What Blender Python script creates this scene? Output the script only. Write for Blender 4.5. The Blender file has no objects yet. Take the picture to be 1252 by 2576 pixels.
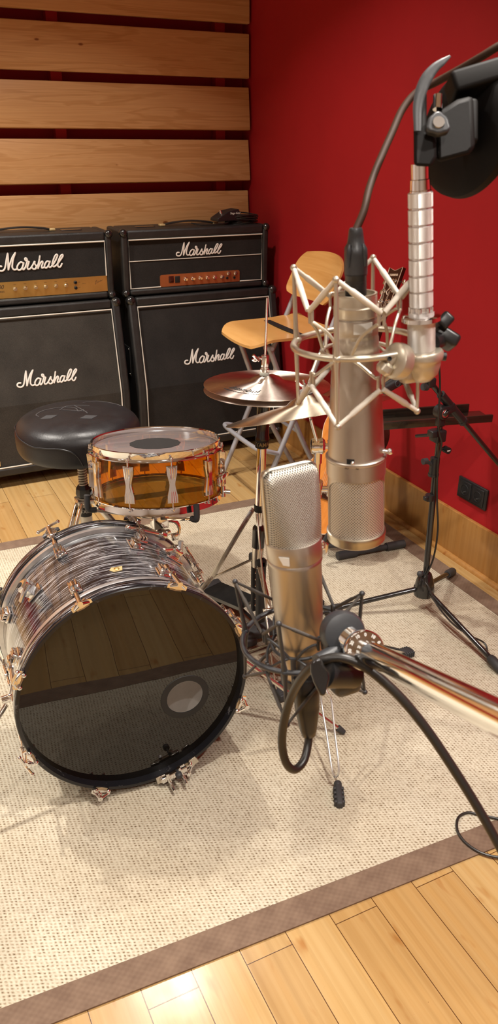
import bpy, bmesh, math, random
from mathutils import Vector, Matrix
random.seed(7)
PI = math.pi
S = bpy.context.scene
COL = S.collection
V = Vector

# ------------------------------------------------------------------ camera
FPX, CX, CY = 2000.0, 626.0, 1288.0
PITCH = math.atan((CY - 330.0) / FPX)
ROLL = 0.01
YAW = math.radians(26.3)
HD = V((math.sin(YAW), math.cos(YAW), 0)); RT = V((math.cos(YAW), -math.sin(YAW), 0)); UP = V((0, 0, 1))
CF = HD * math.cos(PITCH) - UP * math.sin(PITCH)
CU = HD * math.sin(PITCH) + UP * math.cos(PITCH)
CR = RT * math.cos(ROLL) + CU * math.sin(ROLL)
CV = -RT * math.sin(ROLL) + CU * math.cos(ROLL)
CAM = V((0, 0, 1.5))
def ray(x, y): return CF + CR * ((x - CX) / FPX) - CV * ((y - CY) / FPX)
def D(x, y, d): return CAM + ray(x, y) * d
def Zp(x, y, z=0.0):
    r = ray(x, y); return CAM + r * ((z - 1.5) / r.z)
def Yp(x, y, Y):
    r = ray(x, y); return CAM + r * (Y / r.y)
def Xp(x, y, X):
    r = ray(x, y); return CAM + r * (X / r.x)

cd = bpy.data.cameras.new('camera'); cam = bpy.data.objects.new('camera', cd); COL.objects.link(cam)
cd.sensor_fit = 'VERTICAL'; cd.sensor_height = 36; cd.lens = FPX / 2576 * 36
cam.matrix_world = Matrix(((CR.x, CV.x, -CF.x, 0), (CR.y, CV.y, -CF.y, 0), (CR.z, CV.z, -CF.z, 1.5), (0, 0, 0, 1)))
cd.clip_start = 0.02
cd.dof.use_dof = True; cd.dof.focus_distance = 1.8; cd.dof.aperture_fstop = 12.5
S.camera = cam

# ------------------------------------------------------------------ materials
def nmat(name):
    m = bpy.data.materials.new(name); m.use_nodes = True
    nt = m.node_tree; b = nt.nodes['Principled BSDF']
    return m, nt, b
def N(nt, t, **kw):
    n = nt.nodes.new(t)
    for k, v in kw.items():
        if k in n.inputs: n.inputs[k].default_value = v
        else: setattr(n, k, v)
    return n
def L(nt, a, b): nt.links.new(a, b)
def ramp(nt, stops, interp='LINEAR'):
    r = nt.nodes.new('ShaderNodeValToRGB'); cr = r.color_ramp; cr.interpolation = interp
    while len(cr.elements) < len(stops): cr.elements.new(0.5)
    for e, (p, c) in zip(cr.elements, stops):
        e.position = p; e.color = (*c, 1) if len(c) == 3 else c
    return r
def coords(nt, scale=(1, 1, 1), kind='Object', rot=(0, 0, 0), loc=(0, 0, 0)):
    t = nt.nodes.new('ShaderNodeTexCoord'); m = nt.nodes.new('ShaderNodeMapping')
    m.inputs['Scale'].default_value = scale; m.inputs['Rotation'].default_value = rot; m.inputs['Location'].default_value = loc
    L(nt, t.outputs[kind], m.inputs['Vector']); return m.outputs[0]
def bump(nt, b, h, strength=0.3, dist=0.001):
    n = nt.nodes.new('ShaderNodeBump'); n.inputs['Strength'].default_value = strength; n.inputs['Distance'].default_value = dist
    L(nt, h, n.inputs['Height']); L(nt, n.outputs[0], b.inputs['Normal']); return n
def simple(name, col, metal=0.0, rough=0.5, noise=0.0, nscale=40, bmp=0.0, bscale=300, bdist=0.0005, spec=0.5, coat=0.0, rvar=0.0):
    m, nt, b = nmat(name)
    b.inputs['Base Color'].default_value = (*col, 1); b.inputs['Metallic'].default_value = metal
    b.inputs['Roughness'].default_value = rough; b.inputs['Specular IOR Level'].default_value = spec
    b.inputs['Coat Weight'].default_value = coat
    c = coords(nt)
    n = N(nt, 'ShaderNodeTexNoise', Scale=nscale, Detail=4.0); L(nt, c, n.inputs['Vector'])
    if noise:
        lo = [max(0, k * (1 - noise)) for k in col]; hi = [min(1, k * (1 + noise)) for k in col]
        r = ramp(nt, [(0.3, lo), (0.7, hi)]); L(nt, n.outputs[0], r.inputs[0]); L(nt, r.outputs[0], b.inputs['Base Color'])
    if rvar:
        r = ramp(nt, [(0.3, (max(0, rough - rvar),) * 3), (0.7, (rough + rvar,) * 3)]); L(nt, n.outputs[0], r.inputs[0]); L(nt, r.outputs[0], b.inputs['Roughness'])
    if bmp:
        n2 = N(nt, 'ShaderNodeTexNoise', Scale=bscale, Detail=3.0); L(nt, c, n2.inputs['Vector'])
        bump(nt, b, n2.outputs[0], bmp, bdist)
    return m
M = {}
M['red'] = simple('red_wall_paint', (0.37, 0.010, 0.014), rough=0.62, noise=0.06, nscale=3, bmp=0.25, bscale=500, spec=0.3)
M['ceil'] = simple('ceiling_paint', (0.52, 0.50, 0.48), rough=0.8, noise=0.03)
M['pale'] = simple('pale_wall_paint', (0.62, 0.61, 0.60), rough=0.8, noise=0.03)
M['chrome'] = simple('chrome', (0.90, 0.90, 0.90), metal=1, rough=0.07, rvar=0.03, nscale=60)
M['chrome_worn'] = simple('worn_chrome', (0.70, 0.66, 0.60), metal=1, rough=0.2, rvar=0.08, nscale=80)
M['knurl'] = None
M['nickel'] = simple('satin_nickel', (0.56, 0.51, 0.45), metal=1, rough=0.38, rvar=0.03, nscale=15)
M['nickel2'] = simple('champagne_nickel', (0.64, 0.59, 0.49), metal=1, rough=0.30, rvar=0.04, nscale=50)
M['champ'] = simple('champagne_paint', (0.62, 0.56, 0.45), metal=0.75, rough=0.34, rvar=0.05)
M['tolex'] = simple('black_vinyl', (0.017, 0.0165, 0.016), rough=0.45, bmp=0.9, bscale=420, bdist=0.0012, noise=0.25, nscale=25)
M['plastic'] = simple('black_plastic', (0.016, 0.016, 0.017), rough=0.34, bmp=0.1)
M['blackgloss'] = simple('black_gloss_metal', (0.012, 0.012, 0.012), rough=0.16, rvar=0.06, spec=0.6, coat=0.4)
M['rubber'] = simple('dark_rubber', (0.032, 0.032, 0.034), rough=0.6, bmp=0.3, bscale=200)
M['greyplastic'] = simple('dark_grey_enamel', (0.034, 0.036, 0.040), rough=0.38, spec=0.6, bmp=0.1)
M['elastic'] = simple('grey_elastic_band', (0.085, 0.075, 0.066), rough=0.8, bmp=0.5, bscale=900)
M['elastic_w'] = simple('white_elastic_band', (0.78, 0.72, 0.62), rough=0.6, bmp=0.4, bscale=900)
M['cable'] = simple('black_cable', (0.016, 0.014, 0.012), rough=0.38, spec=0.6)
M['cable_b'] = simple('brown_cable', (0.050, 0.024, 0.014), rough=0.55, spec=0.3)
M['dullblack'] = simple('dull_black_casting', (0.005, 0.004, 0.0035), rough=0.6, spec=0.22, bmp=0.1)
M['white'] = simple('white_plastic', (0.80, 0.76, 0.70), rough=0.4)
M['piping'] = simple('white_piping', (0.72, 0.68, 0.60), rough=0.5)
M['leather'] = simple('black_leather', (0.011, 0.010, 0.011), rough=0.38, spec=0.4, bmp=0.35, bscale=160, bdist=0.0008, rvar=0.06, nscale=20)
M['stitch'] = simple('grey_stitching', (0.05, 0.045, 0.045), rough=0.7)
M['silverpaint'] = simple('silver_grey_paint', (0.42, 0.42, 0.45), metal=0.35, rough=0.38)
M['alu'] = simple('aluminium_collar', (0.72, 0.72, 0.72), metal=0.9, rough=0.3, noise=0.1)
M['gold'] = simple('gold_plate', (0.62, 0.42, 0.13), metal=0.9, rough=0.36, noise=0.12, nscale=12)
M['copper'] = simple('copper_plate', (0.50, 0.19, 0.075), metal=0.75, rough=0.42, noise=0.15, nscale=12)
M['black'] = simple('matt_black', (0.008, 0.008, 0.008), rough=0.6)
M['oldgold'] = simple('yellowed_badge', (0.60, 0.46, 0.22), rough=0.4, metal=0.3)
M['label'] = simple('light_label', (0.86, 0.84, 0.78), rough=0.5)
M['rubberwhite'] = simple('translucent_pad', (0.5, 0.5, 0.42), rough=0.5)
M['cork'] = simple('yellowed_rubber_pad', (0.42, 0.30, 0.17), rough=0.7, noise=0.2)
M['felt'] = simple('grey_felt', (0.34, 0.31, 0.28), rough=0.95, bmp=0.8, bscale=800, noise=0.2, nscale=300)
M['greyspring'] = simple('cream_spring', (0.52, 0.48, 0.40), rough=0.4, metal=0.4)
M['ebony'] = simple('dark_rosewood_veneer', (0.035, 0.010, 0.006), rough=0.22, noise=0.3)
M['cream'] = simple('cream_binding', (0.70, 0.52, 0.38), rough=0.4)
M['darkred'] = simple('dark_red_panel', (0.05, 0.008, 0.006), rough=0.25)
M['screw'] = simple('steel_screw', (0.5, 0.48, 0.45), metal=1, rough=0.25)

def m_plank():
    m, nt, b = nmat('pine_plank')
    t = nt.nodes.new('ShaderNodeTexCoord'); oi = nt.nodes.new('ShaderNodeObjectInfo')
    ad = N(nt, 'ShaderNodeVectorMath', operation='ADD'); sc = N(nt, 'ShaderNodeVectorMath', operation='SCALE'); sc.inputs['Scale'].default_value = 3.7
    L(nt, oi.outputs['Location'], sc.inputs[0]); L(nt, t.outputs['Object'], ad.inputs[0]); L(nt, sc.outputs[0], ad.inputs[1])
    mp = N(nt, 'ShaderNodeMapping'); mp.inputs['Scale'].default_value = (0.9, 1, 11); L(nt, ad.outputs[0], mp.inputs['Vector'])
    n = N(nt, 'ShaderNodeTexNoise', Scale=1.6, Detail=3.0, Distortion=0.7); L(nt, mp.outputs[0], n.inputs['Vector'])
    # knots
    mk = N(nt, 'ShaderNodeMapping'); mk.inputs['Scale'].default_value = (5.5, 0.01, 12); L(nt, ad.outputs[0], mk.inputs['Vector'])
    vo = N(nt, 'ShaderNodeTexVoronoi', Scale=1.0); vo.inputs['Randomness'].default_value = 1.0; L(nt, mk.outputs[0], vo.inputs['Vector'])
    # rings: contour of noise + knot distance
    dd = N(nt, 'ShaderNodeMath', operation='MULTIPLY_ADD'); L(nt, n.outputs[0], dd.inputs[0]); dd.inputs[1].default_value = 26.0
    kk = N(nt, 'ShaderNodeMath', operation='DIVIDE'); kk.inputs[0].default_value = 0.30
    ka = N(nt, 'ShaderNodeMath', operation='ADD'); L(nt, vo.outputs['Distance'], ka.inputs[0]); ka.inputs[1].default_value = 0.10; L(nt, ka.outputs[0], kk.inputs[1])
    L(nt, kk.outputs[0], dd.inputs[2])
    sn = N(nt, 'ShaderNodeMath', operation='SINE'); L(nt, dd.outputs[0], sn.inputs[0])
    r = ramp(nt, [(0.0, (0.62, 0.335, 0.135)), (0.6, (0.65, 0.36, 0.15)), (1.0, (0.555, 0.285, 0.105))])
    ma = N(nt, 'ShaderNodeMath', operation='MULTIPLY_ADD'); L(nt, sn.outputs[0], ma.inputs[0]); ma.inputs[1].default_value = 0.5; ma.inputs[2].default_value = 0.5
    L(nt, ma.outputs[0], r.inputs[0])
    # fine grain
    mf = N(nt, 'ShaderNodeMapping'); mf.inputs['Scale'].default_value = (3, 30, 260); L(nt, ad.outputs[0], mf.inputs['Vector'])
    nf = N(nt, 'ShaderNodeTexNoise', Scale=1.0, Detail=2.0); L(nt, mf.outputs[0], nf.inputs['Vector'])
    mx = N(nt, 'ShaderNodeMix', data_type='RGBA', blend_type='MULTIPLY'); mx.inputs[0].default_value = 0.35
    rf = ramp(nt, [(0.3, (0.72, 0.66, 0.6)), (0.6, (1, 1, 1))]); L(nt, nf.outputs[0], rf.inputs[0])
    L(nt, r.outputs[0], mx.inputs[6]); L(nt, rf.outputs[0], mx.inputs[7])
    # knot dark centre, only cells whose random value is high
    gt = N(nt, 'ShaderNodeSeparateColor'); L(nt, vo.outputs['Color'], gt.inputs[0])
    th = N(nt, 'ShaderNodeMath', operation='MULTIPLY_ADD'); L(nt, gt.outputs[0], th.inputs[0]); th.inputs[1].default_value = 0.20; th.inputs[2].default_value = -0.065
    su = N(nt, 'ShaderNodeMath', operation='SUBTRACT'); L(nt, th.outputs[0], su.inputs[0]); L(nt, vo.outputs['Distance'], su.inputs[1])
    rk = ramp(nt, [(0.0, (1, 1, 1)), (0.03, (0.42, 0.27, 0.2)), (0.11, (0.22, 0.13, 0.1))]); L(nt, su.outputs[0], rk.inputs[0])
    m2 = N(nt, 'ShaderNodeMix', data_type='RGBA', blend_type='MULTIPLY'); m2.inputs[0].default_value = 1.0
    L(nt, mx.outputs[2], m2.inputs[6]); L(nt, rk.outputs[0], m2.inputs[7]); L(nt, m2.outputs[2], b.inputs['Base Color'])
    b.inputs['Roughness'].default_value = 0.42; b.inputs['Specular IOR Level'].default_value = 0.4
    bump(nt, b, nf.outputs[0], 0.12, 0.0005)
    return m
M['plank'] = m_plank()

def m_boards(name, w, ln, light, dark, swap=False, x0=0.0, rough=0.25, y0=0.0):
    m, nt, b = nmat(name)
    t = nt.nodes.new('ShaderNodeTexCoord'); mp = nt.nodes.new('ShaderNodeMapping')
    if swap == 'floor': mp.inputs['Rotation'].default_value = (0, 0, PI / 2); mp.inputs['Location'].default_value = (y0, x0, 0)
    elif swap == 'wall': mp.inputs['Rotation'].default_value = (PI / 2, 0, PI / 2)
    L(nt, t.outputs['Object'], mp.inputs['Vector'])
    vec = mp.outputs[0]
    br = N(nt, 'ShaderNodeTexBrick'); L(nt, vec, br.inputs['Vector'])
    br.offset = 0.5; br.offset_frequency = 2
    br.inputs['Scale'].default_value = 1.0; br.inputs['Brick Width'].default_value = ln; br.inputs['Row Height'].default_value = w
    br.inputs['Mortar Size'].default_value = 0.0011; br.inputs['Mortar Smooth'].default_value = 0.3
    br.inputs['Color1'].default_value = (*light, 1); br.inputs['Color2'].default_value = (*dark, 1); br.inputs['Mortar'].default_value = (0.10, 0.045, 0.015, 1)
    m1 = nt.nodes.new('ShaderNodeMapping'); m1.inputs['Scale'].default_value = (1.2, 90, 90); L(nt, vec, m1.inputs['Vector'])
    n = N(nt, 'ShaderNodeTexNoise', Scale=1.0, Detail=3.0, Distortion=0.2); L(nt, m1.outputs[0], n.inputs['Vector'])
    rr = ramp(nt, [(0.25, (0.84, 0.80, 0.74)), (0.55, (1, 1, 1)), (0.8, (0.95, 0.91, 0.84))]); L(nt, n.outputs[0], rr.inputs[0])
    # wide bamboo strips, slightly different tone
    m4 = nt.nodes.new('ShaderNodeMapping'); m4.inputs['Scale'].default_value = (0.4, 38, 38); L(nt, vec, m4.inputs['Vector'])
    n4 = N(nt, 'ShaderNodeTexNoise', Scale=1.0, Detail=0.0); L(nt, m4.outputs[0], n4.inputs['Vector'])
    r4 = ramp(nt, [(0.35, (0.90, 0.86, 0.80)), (0.5, (1, 1, 1)), (0.68, (0.96, 0.90, 0.80))]); L(nt, n4.outputs[0], r4.inputs[0])
    m2 = N(nt, 'ShaderNodeMix', data_type='RGBA', blend_type='MULTIPLY'); m2.inputs[0].default_value = 0.9
    L(nt, br.outputs['Color'], m2.inputs[6]); L(nt, rr.outputs[0], m2.inputs[7])
    m5 = N(nt, 'ShaderNodeMix', data_type='RGBA', blend_type='MULTIPLY'); m5.inputs[0].default_value = 0.8
    L(nt, m2.outputs[2], m5.inputs[6]); L(nt, r4.outputs[0], m5.inputs[7])
    # bamboo nodes: brown smudges
    m3 = nt.nodes.new('ShaderNodeMapping'); m3.inputs['Scale'].default_value = (9, 26, 26); L(nt, vec, m3.inputs['Vector'])
    v = N(nt, 'ShaderNodeTexNoise', Scale=1.0, Detail=2.0); L(nt, m3.outputs[0], v.inputs['Vector'])
    rv = ramp(nt, [(0.64, (1, 1, 1)), (0.76, (0.72, 0.48, 0.28))]); L(nt, v.outputs[0], rv.inputs[0])
    m6 = N(nt, 'ShaderNodeMix', data_type='RGBA', blend_type='MULTIPLY'); m6.inputs[0].default_value = 0.8
    L(nt, m5.outputs[2], m6.inputs[6]); L(nt, rv.outputs[0], m6.inputs[7])
    # small dark specks of dirt
    vs = N(nt, 'ShaderNodeTexVoronoi', Scale=16.0); vs.inputs['Randomness'].default_value = 1.0; L(nt, vec, vs.inputs['Vector'])
    rs = ramp(nt, [(0.018, (0.18, 0.10, 0.05)), (0.03, (1, 1, 1))]); L(nt, vs.outputs['Distance'], rs.inputs[0])
    m7 = N(nt, 'ShaderNodeMix', data_type='RGBA', blend_type='MULTIPLY'); m7.inputs[0].default_value = 0.8
    L(nt, m6.outputs[2], m7.inputs[6]); L(nt, rs.outputs[0], m7.inputs[7])
    L(nt, m7.outputs[2], b.inputs['Base Color'])
    nr = N(nt, 'ShaderNodeTexNoise', Scale=6.0, Detail=3.0); L(nt, vec, nr.inputs['Vector'])
    rr2 = ramp(nt, [(0.3, (rough - 0.05,) * 3), (0.7, (rough + 0.08,) * 3)]); L(nt, nr.outputs[0], rr2.inputs[0]); L(nt, rr2.outputs[0], b.inputs['Roughness'])
    b.inputs['Specular IOR Level'].default_value = 0.5
    fa = N(nt, 'ShaderNodeMath', operation='MULTIPLY_ADD'); L(nt, br.outputs['Fac'], fa.inputs[0]); fa.inputs[1].default_value = -1.0; L(nt, nr.outputs[0], fa.inputs[2])
    bump(nt, b, fa.outputs[0], 0.25, 0.0012)
    return m
M['floor'] = m_boards('bamboo_floorboards', 0.1035, 0.97, (0.51, 0.345, 0.15), (0.43, 0.262, 0.10), 'floor', x0=-0.258 - 0.0, y0=0.445, rough=0.22)
M['base'] = m_boards('bamboo_skirting', 0.19, 0.45, (0.47, 0.245, 0.075), (0.36, 0.165, 0.045), 'wall', rough=0.32)

def m_rug():
    m, nt, b = nmat('sisal_weave')
    vec0 = coords(nt, rot=(0, 0, 0.0))
    # the twisted strands lean: shear the grid so the holes come out slanted
    sp0 = N(nt, 'ShaderNodeSeparateXYZ'); L(nt, vec0, sp0.inputs[0])
    sh = N(nt, 'ShaderNodeMath', operation='MULTIPLY_ADD'); L(nt, sp0.outputs[0], sh.inputs[0]); sh.inputs[1].default_value = 0.42; L(nt, sp0.outputs[1], sh.inputs[2])
    cb0 = N(nt, 'ShaderNodeCombineXYZ'); L(nt, sp0.outputs[0], cb0.inputs[0]); L(nt, sh.outputs[0], cb0.inputs[1]); L(nt, sp0.outputs[2], cb0.inputs[2]); vec = cb0.outputs[0]
    nz = N(nt, 'ShaderNodeTexNoise', Scale=110.0, Detail=2.0); L(nt, vec, nz.inputs['Vector'])
    ds = N(nt, 'ShaderNodeVectorMath', operation='MULTIPLY_ADD'); L(nt, nz.outputs['Color'], ds.inputs[0]); ds.inputs[1].default_value = (0.0062, 0.0052, 0); L(nt, vec, ds.inputs[2])
    sp = N(nt, 'ShaderNodeSeparateXYZ'); L(nt, ds.outputs[0], sp.inputs[0])
    def osc(o, p):
        k = N(nt, 'ShaderNodeMath', operation='MULTIPLY'); L(nt, o, k.inputs[0]); k.inputs[1].default_value = 2 * PI / p
        c = N(nt, 'ShaderNodeMath', operation='COSINE'); L(nt, k.outputs[0], c.inputs[0]); return c.outputs[0]
    ha0 = N(nt, 'ShaderNodeMath', operation='MULTIPLY_ADD'); L(nt, osc(sp.outputs[0], 0.0090), ha0.inputs[0]); ha0.inputs[1].default_value = 0.5; ha0.inputs[2].default_value = 0.5
    hb0 = N(nt, 'ShaderNodeMath', operation='MULTIPLY_ADD'); L(nt, osc(sp.outputs[1], 0.0078), hb0.inputs[0]); hb0.inputs[1].default_value = 0.5; hb0.inputs[2].default_value = 0.5
    pr = N(nt, 'ShaderNodeMath', operation='MULTIPLY'); L(nt, ha0.outputs[0], pr.inputs[0]); L(nt, hb0.outputs[0], pr.inputs[1])
    hv = N(nt, 'ShaderNodeTexNoise', Scale=70.0, Detail=1.0); L(nt, vec0, hv.inputs['Vector'])
    hr_ = N(nt, 'ShaderNodeMapRange'); L(nt, hv.outputs[0], hr_.inputs[0]); hr_.inputs[1].default_value = 0.3; hr_.inputs[2].default_value = 0.62; hr_.inputs[3].default_value = 0.45; hr_.inputs[4].default_value = 1.0
    pm = N(nt, 'ShaderNodeMath', operation='MULTIPLY'); L(nt, pr.outputs[0], pm.inputs[0]); L(nt, hr_.outputs[0], pm.inputs[1])
    ha = N(nt, 'ShaderNodeMath', operation='SUBTRACT'); ha.inputs[0].default_value = 1.0; L(nt, pm.outputs[0], ha.inputs[1])
    r = ramp(nt, [(0.0, (0.13, 0.088, 0.05)), (0.22, (0.30, 0.23, 0.15)), (0.5, (0.465, 0.40, 0.295)), (1.0, (0.61, 0.56, 0.445))]); L(nt, ha.outputs[0], r.inputs[0])
    # each knot slightly different + dirt
    v2 = N(nt, 'ShaderNodeTexNoise', Scale=180.0, Detail=1.0); L(nt, vec, v2.inputs['Vector'])
    r2 = ramp(nt, [(0.3, (0.78, 0.76, 0.72)), (0.7, (1.0, 1.0, 1.0))]); L(nt, v2.outputs[0], r2.inputs[0])
    mx = N(nt, 'ShaderNodeMix', data_type='RGBA', blend_type='MULTIPLY'); mx.inputs[0].default_value = 0.7
    L(nt, r.outputs[0], mx.inputs[6]); L(nt, r2.outputs[0], mx.inputs[7])
    v3 = N(nt, 'ShaderNodeTexNoise', Scale=2.5, Detail=4.0); L(nt, vec, v3.inputs['Vector'])
    r3 = ramp(nt, [(0.35, (0.88, 0.84, 0.78)), (0.6, (1, 1, 1))]); L(nt, v3.outputs[0], r3.inputs[0])
    m3 = N(nt, 'ShaderNodeMix', data_type='RGBA', blend_type='MULTIPLY'); m3.inputs[0].default_value = 0.8
    L(nt, mx.outputs[2], m3.inputs[6]); L(nt, r3.outputs[0], m3.inputs[7])
    L(nt, m3.outputs[2], b.inputs['Base Color']); b.inputs['Roughness'].default_value = 0.75; b.inputs['Specular IOR Level'].default_value = 0.25
    bump(nt, b, ha.outputs[0], 0.7, 0.002)
    return m
M['rug'] = m_rug()
def m_border():
    m, nt, b = nmat('brown_rug_border')
    vec = coords(nt)
    sp = N(nt, 'ShaderNodeSeparateXYZ'); L(nt, vec, sp.inputs[0])
    def osc(o, p):
        k = N(nt, 'ShaderNodeMath', operation='MULTIPLY'); L(nt, o, k.inputs[0]); k.inputs[1].default_value = 2 * PI / p
        c = N(nt, 'ShaderNodeMath', operation='COSINE'); L(nt, k.outputs[0], c.inputs[0]); return c.outputs[0]
    pr = N(nt, 'ShaderNodeMath', operation='MULTIPLY'); L(nt, osc(sp.outputs[0], 0.0165), pr.inputs[0]); L(nt, osc(sp.outputs[1], 0.0135), pr.inputs[1])
    n = N(nt, 'ShaderNodeTexNoise', Scale=25.0, Detail=5.0); L(nt, vec, n.inputs['Vector'])
    a = N(nt, 'ShaderNodeMath', operation='MULTIPLY_ADD'); L(nt, pr.outputs[0], a.inputs[0]); a.inputs[1].default_value = 0.08; L(nt, n.outputs[0], a.inputs[2])
    r = ramp(nt, [(0.3, (0.150, 0.096, 0.066)), (0.7, (0.215, 0.145, 0.100))]); L(nt, a.outputs[0], r.inputs[0]); L(nt, r.outputs[0], b.inputs['Base Color'])
    b.inputs['Roughness'].default_value = 0.8; b.inputs['Specular IOR Level'].default_value = 0.2
    bump(nt, b, pr.outputs[0], 0.3, 0.0006)
    return m
M['border'] = m_border()
def m_cloth(name='speaker_cloth', lo=(0.016, 0.014, 0.012), hi=(0.062, 0.055, 0.046)):
    m, nt, b = nmat(name)
    vec = coords(nt)
    sp = N(nt, 'ShaderNodeSeparateXYZ'); L(nt, vec, sp.inputs[0])
    n = N(nt, 'ShaderNodeTexNoise', Scale=900.0, Detail=1.0); L(nt, vec, n.inputs['Vector'])
    n2 = N(nt, 'ShaderNodeTexNoise', Scale=8.0, Detail=3.0); L(nt, vec, n2.inputs['Vector'])
    a = N(nt, 'ShaderNodeMath', operation='MULTIPLY_ADD'); L(nt, n.outputs[0], a.inputs[0]); a.inputs[1].default_value = 0.7; 
    b2 = N(nt, 'ShaderNodeMath', operation='MULTIPLY'); L(nt, n2.outputs[0], b2.inputs[0]); b2.inputs[1].default_value = 0.3; L(nt, b2.outputs[0], a.inputs[2])
    r = ramp(nt, [(0.35, lo), (0.7, hi)]); L(nt, a.outputs[0], r.inputs[0]); L(nt, r.outputs[0], b.inputs['Base Color'])
    b.inputs['Roughness'].default_value = 0.85; b.inputs['Specular IOR Level'].default_value = 0.3
    bump(nt, b, n.outputs[0], 0.3, 0.0005)
    return m
M['cloth'] = m_cloth(); M['cloth2'] = m_cloth('dark_speaker_cloth', (0.008, 0.0075, 0.007), (0.032, 0.028, 0.026))
def m_oyster():
    m, nt, b = nmat('black_oyster_pearl')
    mp = coords(nt, (1.0, 1.0, 1.0), 'UV')
    nd = N(nt, 'ShaderNodeTexNoise', Scale=9.0, Detail=2.0); L(nt, mp, nd.inputs['Vector'])
    ad = N(nt, 'ShaderNodeVectorMath', operation='MULTIPLY_ADD'); L(nt, nd.outputs['Color'], ad.inputs[0]); ad.inputs[1].default_value = (0.0, 0.022, 0); L(nt, mp, ad.inputs[2])
    ms = N(nt, 'ShaderNodeMapping'); ms.inputs['Scale'].default_value = (10, 270, 1); L(nt, ad.outputs[0], ms.inputs['Vector'])
    n = N(nt, 'ShaderNodeTexNoise', Scale=1.0, Detail=4.0, Roughness=0.65, Distortion=0.6); L(nt, ms.outputs[0], n.inputs['Vector'])
    r = ramp(nt, [(0.45, (0.007, 0.007, 0.009)), (0.53, (0.05, 0.048, 0.056)), (0.58, (0.34, 0.33, 0.35)), (0.67, (0.74, 0.73, 0.73))]); L(nt, n.outputs[0], r.inputs[0])
    L(nt, r.outputs[0], b.inputs['Base Color']); b.inputs['Roughness'].default_value = 0.16; b.inputs['Metallic'].default_value = 0.25
    b.inputs['Coat Weight'].default_value = 0.6; b.inputs['Coat Roughness'].default_value = 0.05
    return m
M['oyster'] = m_oyster()
def m_hoop():
    m, nt, b = nmat('worn_black_hoop')
    vec = coords(nt, (1, 1, 1), 'UV')
    n = N(nt, 'ShaderNodeTexNoise', Scale=22.0, Detail=6.0, Roughness=0.7); L(nt, vec, n.inputs['Vector'])
    r = ramp(nt, [(0.60, (0.010, 0.010, 0.012)), (0.74, (0.16, 0.15, 0.15))]); L(nt, n.outputs[0], r.inputs[0]); L(nt, r.outputs[0], b.inputs['Base Color'])
    b.inputs['Roughness'].default_value = 0.22
    return m
M['hoop'] = m_hoop()
def m_amber():
    m, nt, b = nmat('amber_acrylic')
    b.inputs['Base Color'].default_value = (1.0, 0.60, 0.10, 1); b.inputs['Transmission Weight'].default_value = 1.0
    b.inputs['Roughness'].default_value = 0.02; b.inputs['IOR'].default_value = 1.35
    return m
M['amber'] = m_amber()
def m_film(name, col, tr, rough, clear):
    m, nt, b = nmat(name)
    b.inputs['Base Color'].default_value = (*col, 1); b.inputs['Roughness'].default_value = rough
    t = nt.nodes.new('ShaderNodeBsdfTransparent'); t.inputs[0].default_value = (*tr, 1)
    mx = nt.nodes.new('ShaderNodeMixShader'); mx.inputs[0].default_value = clear
    out = nt.nodes['Material Output']; L(nt, b.outputs[0], mx.inputs[1]); L(nt, t.outputs[0], mx.inputs[2]); L(nt, mx.outputs[0], out.inputs[0])
    b.inputs['Specular IOR Level'].default_value = 0.9
    return m
M['snarehead'] = m_film('frosted_drum_film', (0.24, 0.20, 0.195), (0.9, 0.85, 0.8), 0.12, 0.28)
def m_blackhead():
    m, nt, b = nmat('glossy_black_drumhead')
    b.inputs['Base Color'].default_value = (0.006, 0.005, 0.004, 1); b.inputs['Roughness'].default_value = 0.012
    b.inputs['IOR'].default_value = 1.60
    vec = coords(nt); n = N(nt, 'ShaderNodeTexNoise', Scale=7.0, Detail=1.0); L(nt, vec, n.inputs['Vector'])
    bump(nt, b, n.outputs[0], 0.12, 0.004)
    return m
M['bdhead'] = m_blackhead()
def m_batter():
    m, nt, b = nmat('coated_batter_head')
    b.inputs['Base Color'].default_value = (0.82, 0.80, 0.76, 1); b.inputs['Roughness'].default_value = 0.6
    t = nt.nodes.new('ShaderNodeBsdfTranslucent'); t.inputs[0].default_value = (0.85, 0.82, 0.78, 1)
    mx = nt.nodes.new('ShaderNodeMixShader'); mx.inputs[0].default_value = 0.7
    c = coords(nt); n = N(nt, 'ShaderNodeTexNoise', Scale=20.0); L(nt, c, n.inputs['Vector']); bump(nt, b, n.outputs[0], 0.1)
    out = nt.nodes['Material Output']; L(nt, b.outputs[0], mx.inputs[1]); L(nt, t.outputs[0], mx.inputs[2]); L(nt, mx.outputs[0], out.inputs[0])
    return m
M['batter'] = m_batter()
M['shellin'] = simple('pale_shell_interior', (0.66, 0.63, 0.60), rough=0.5, noise=0.05)
def m_cymbal(name, base, hi, sc):
    m, nt, b = nmat(name)
    vec = coords(nt)
    n = N(nt, 'ShaderNodeTexNoise', Scale=sc, Detail=6.0, Roughness=0.65, Distortion=0.8); L(nt, vec, n.inputs['Vector'])
    r = ramp(nt, [(0.32, base), (0.66, hi)]); L(nt, n.outputs[0], r.inputs[0]); L(nt, r.outputs[0], b.inputs['Base Color'])
    b.inputs['Metallic'].default_value = 1.0; b.inputs['Roughness'].default_value = 0.36
    b.inputs['Anisotropic'].default_value = 0.98; b.inputs['Anisotropic Rotation'].default_value = 0.25
    tg = nt.nodes.new('ShaderNodeTangent'); tg.direction_type = 'RADIAL'; tg.axis = 'Z'; L(nt, tg.outputs[0], b.inputs['Tangent'])
    nb = N(nt, 'ShaderNodeTexNoise', Scale=28.0, Detail=2.0); L(nt, vec, nb.inputs['Vector']); bump(nt, b, nb.outputs[0], 0.15, 0.002)
    return m
M['cym'] = m_cymbal('aged_bronze', (0.64, 0.52, 0.46), (1.0, 0.92, 0.82), 9.0)
M['crash'] = m_cymbal('bright_bronze', (0.52, 0.42, 0.30), (0.86, 0.78, 0.62), 6.0)
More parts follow.
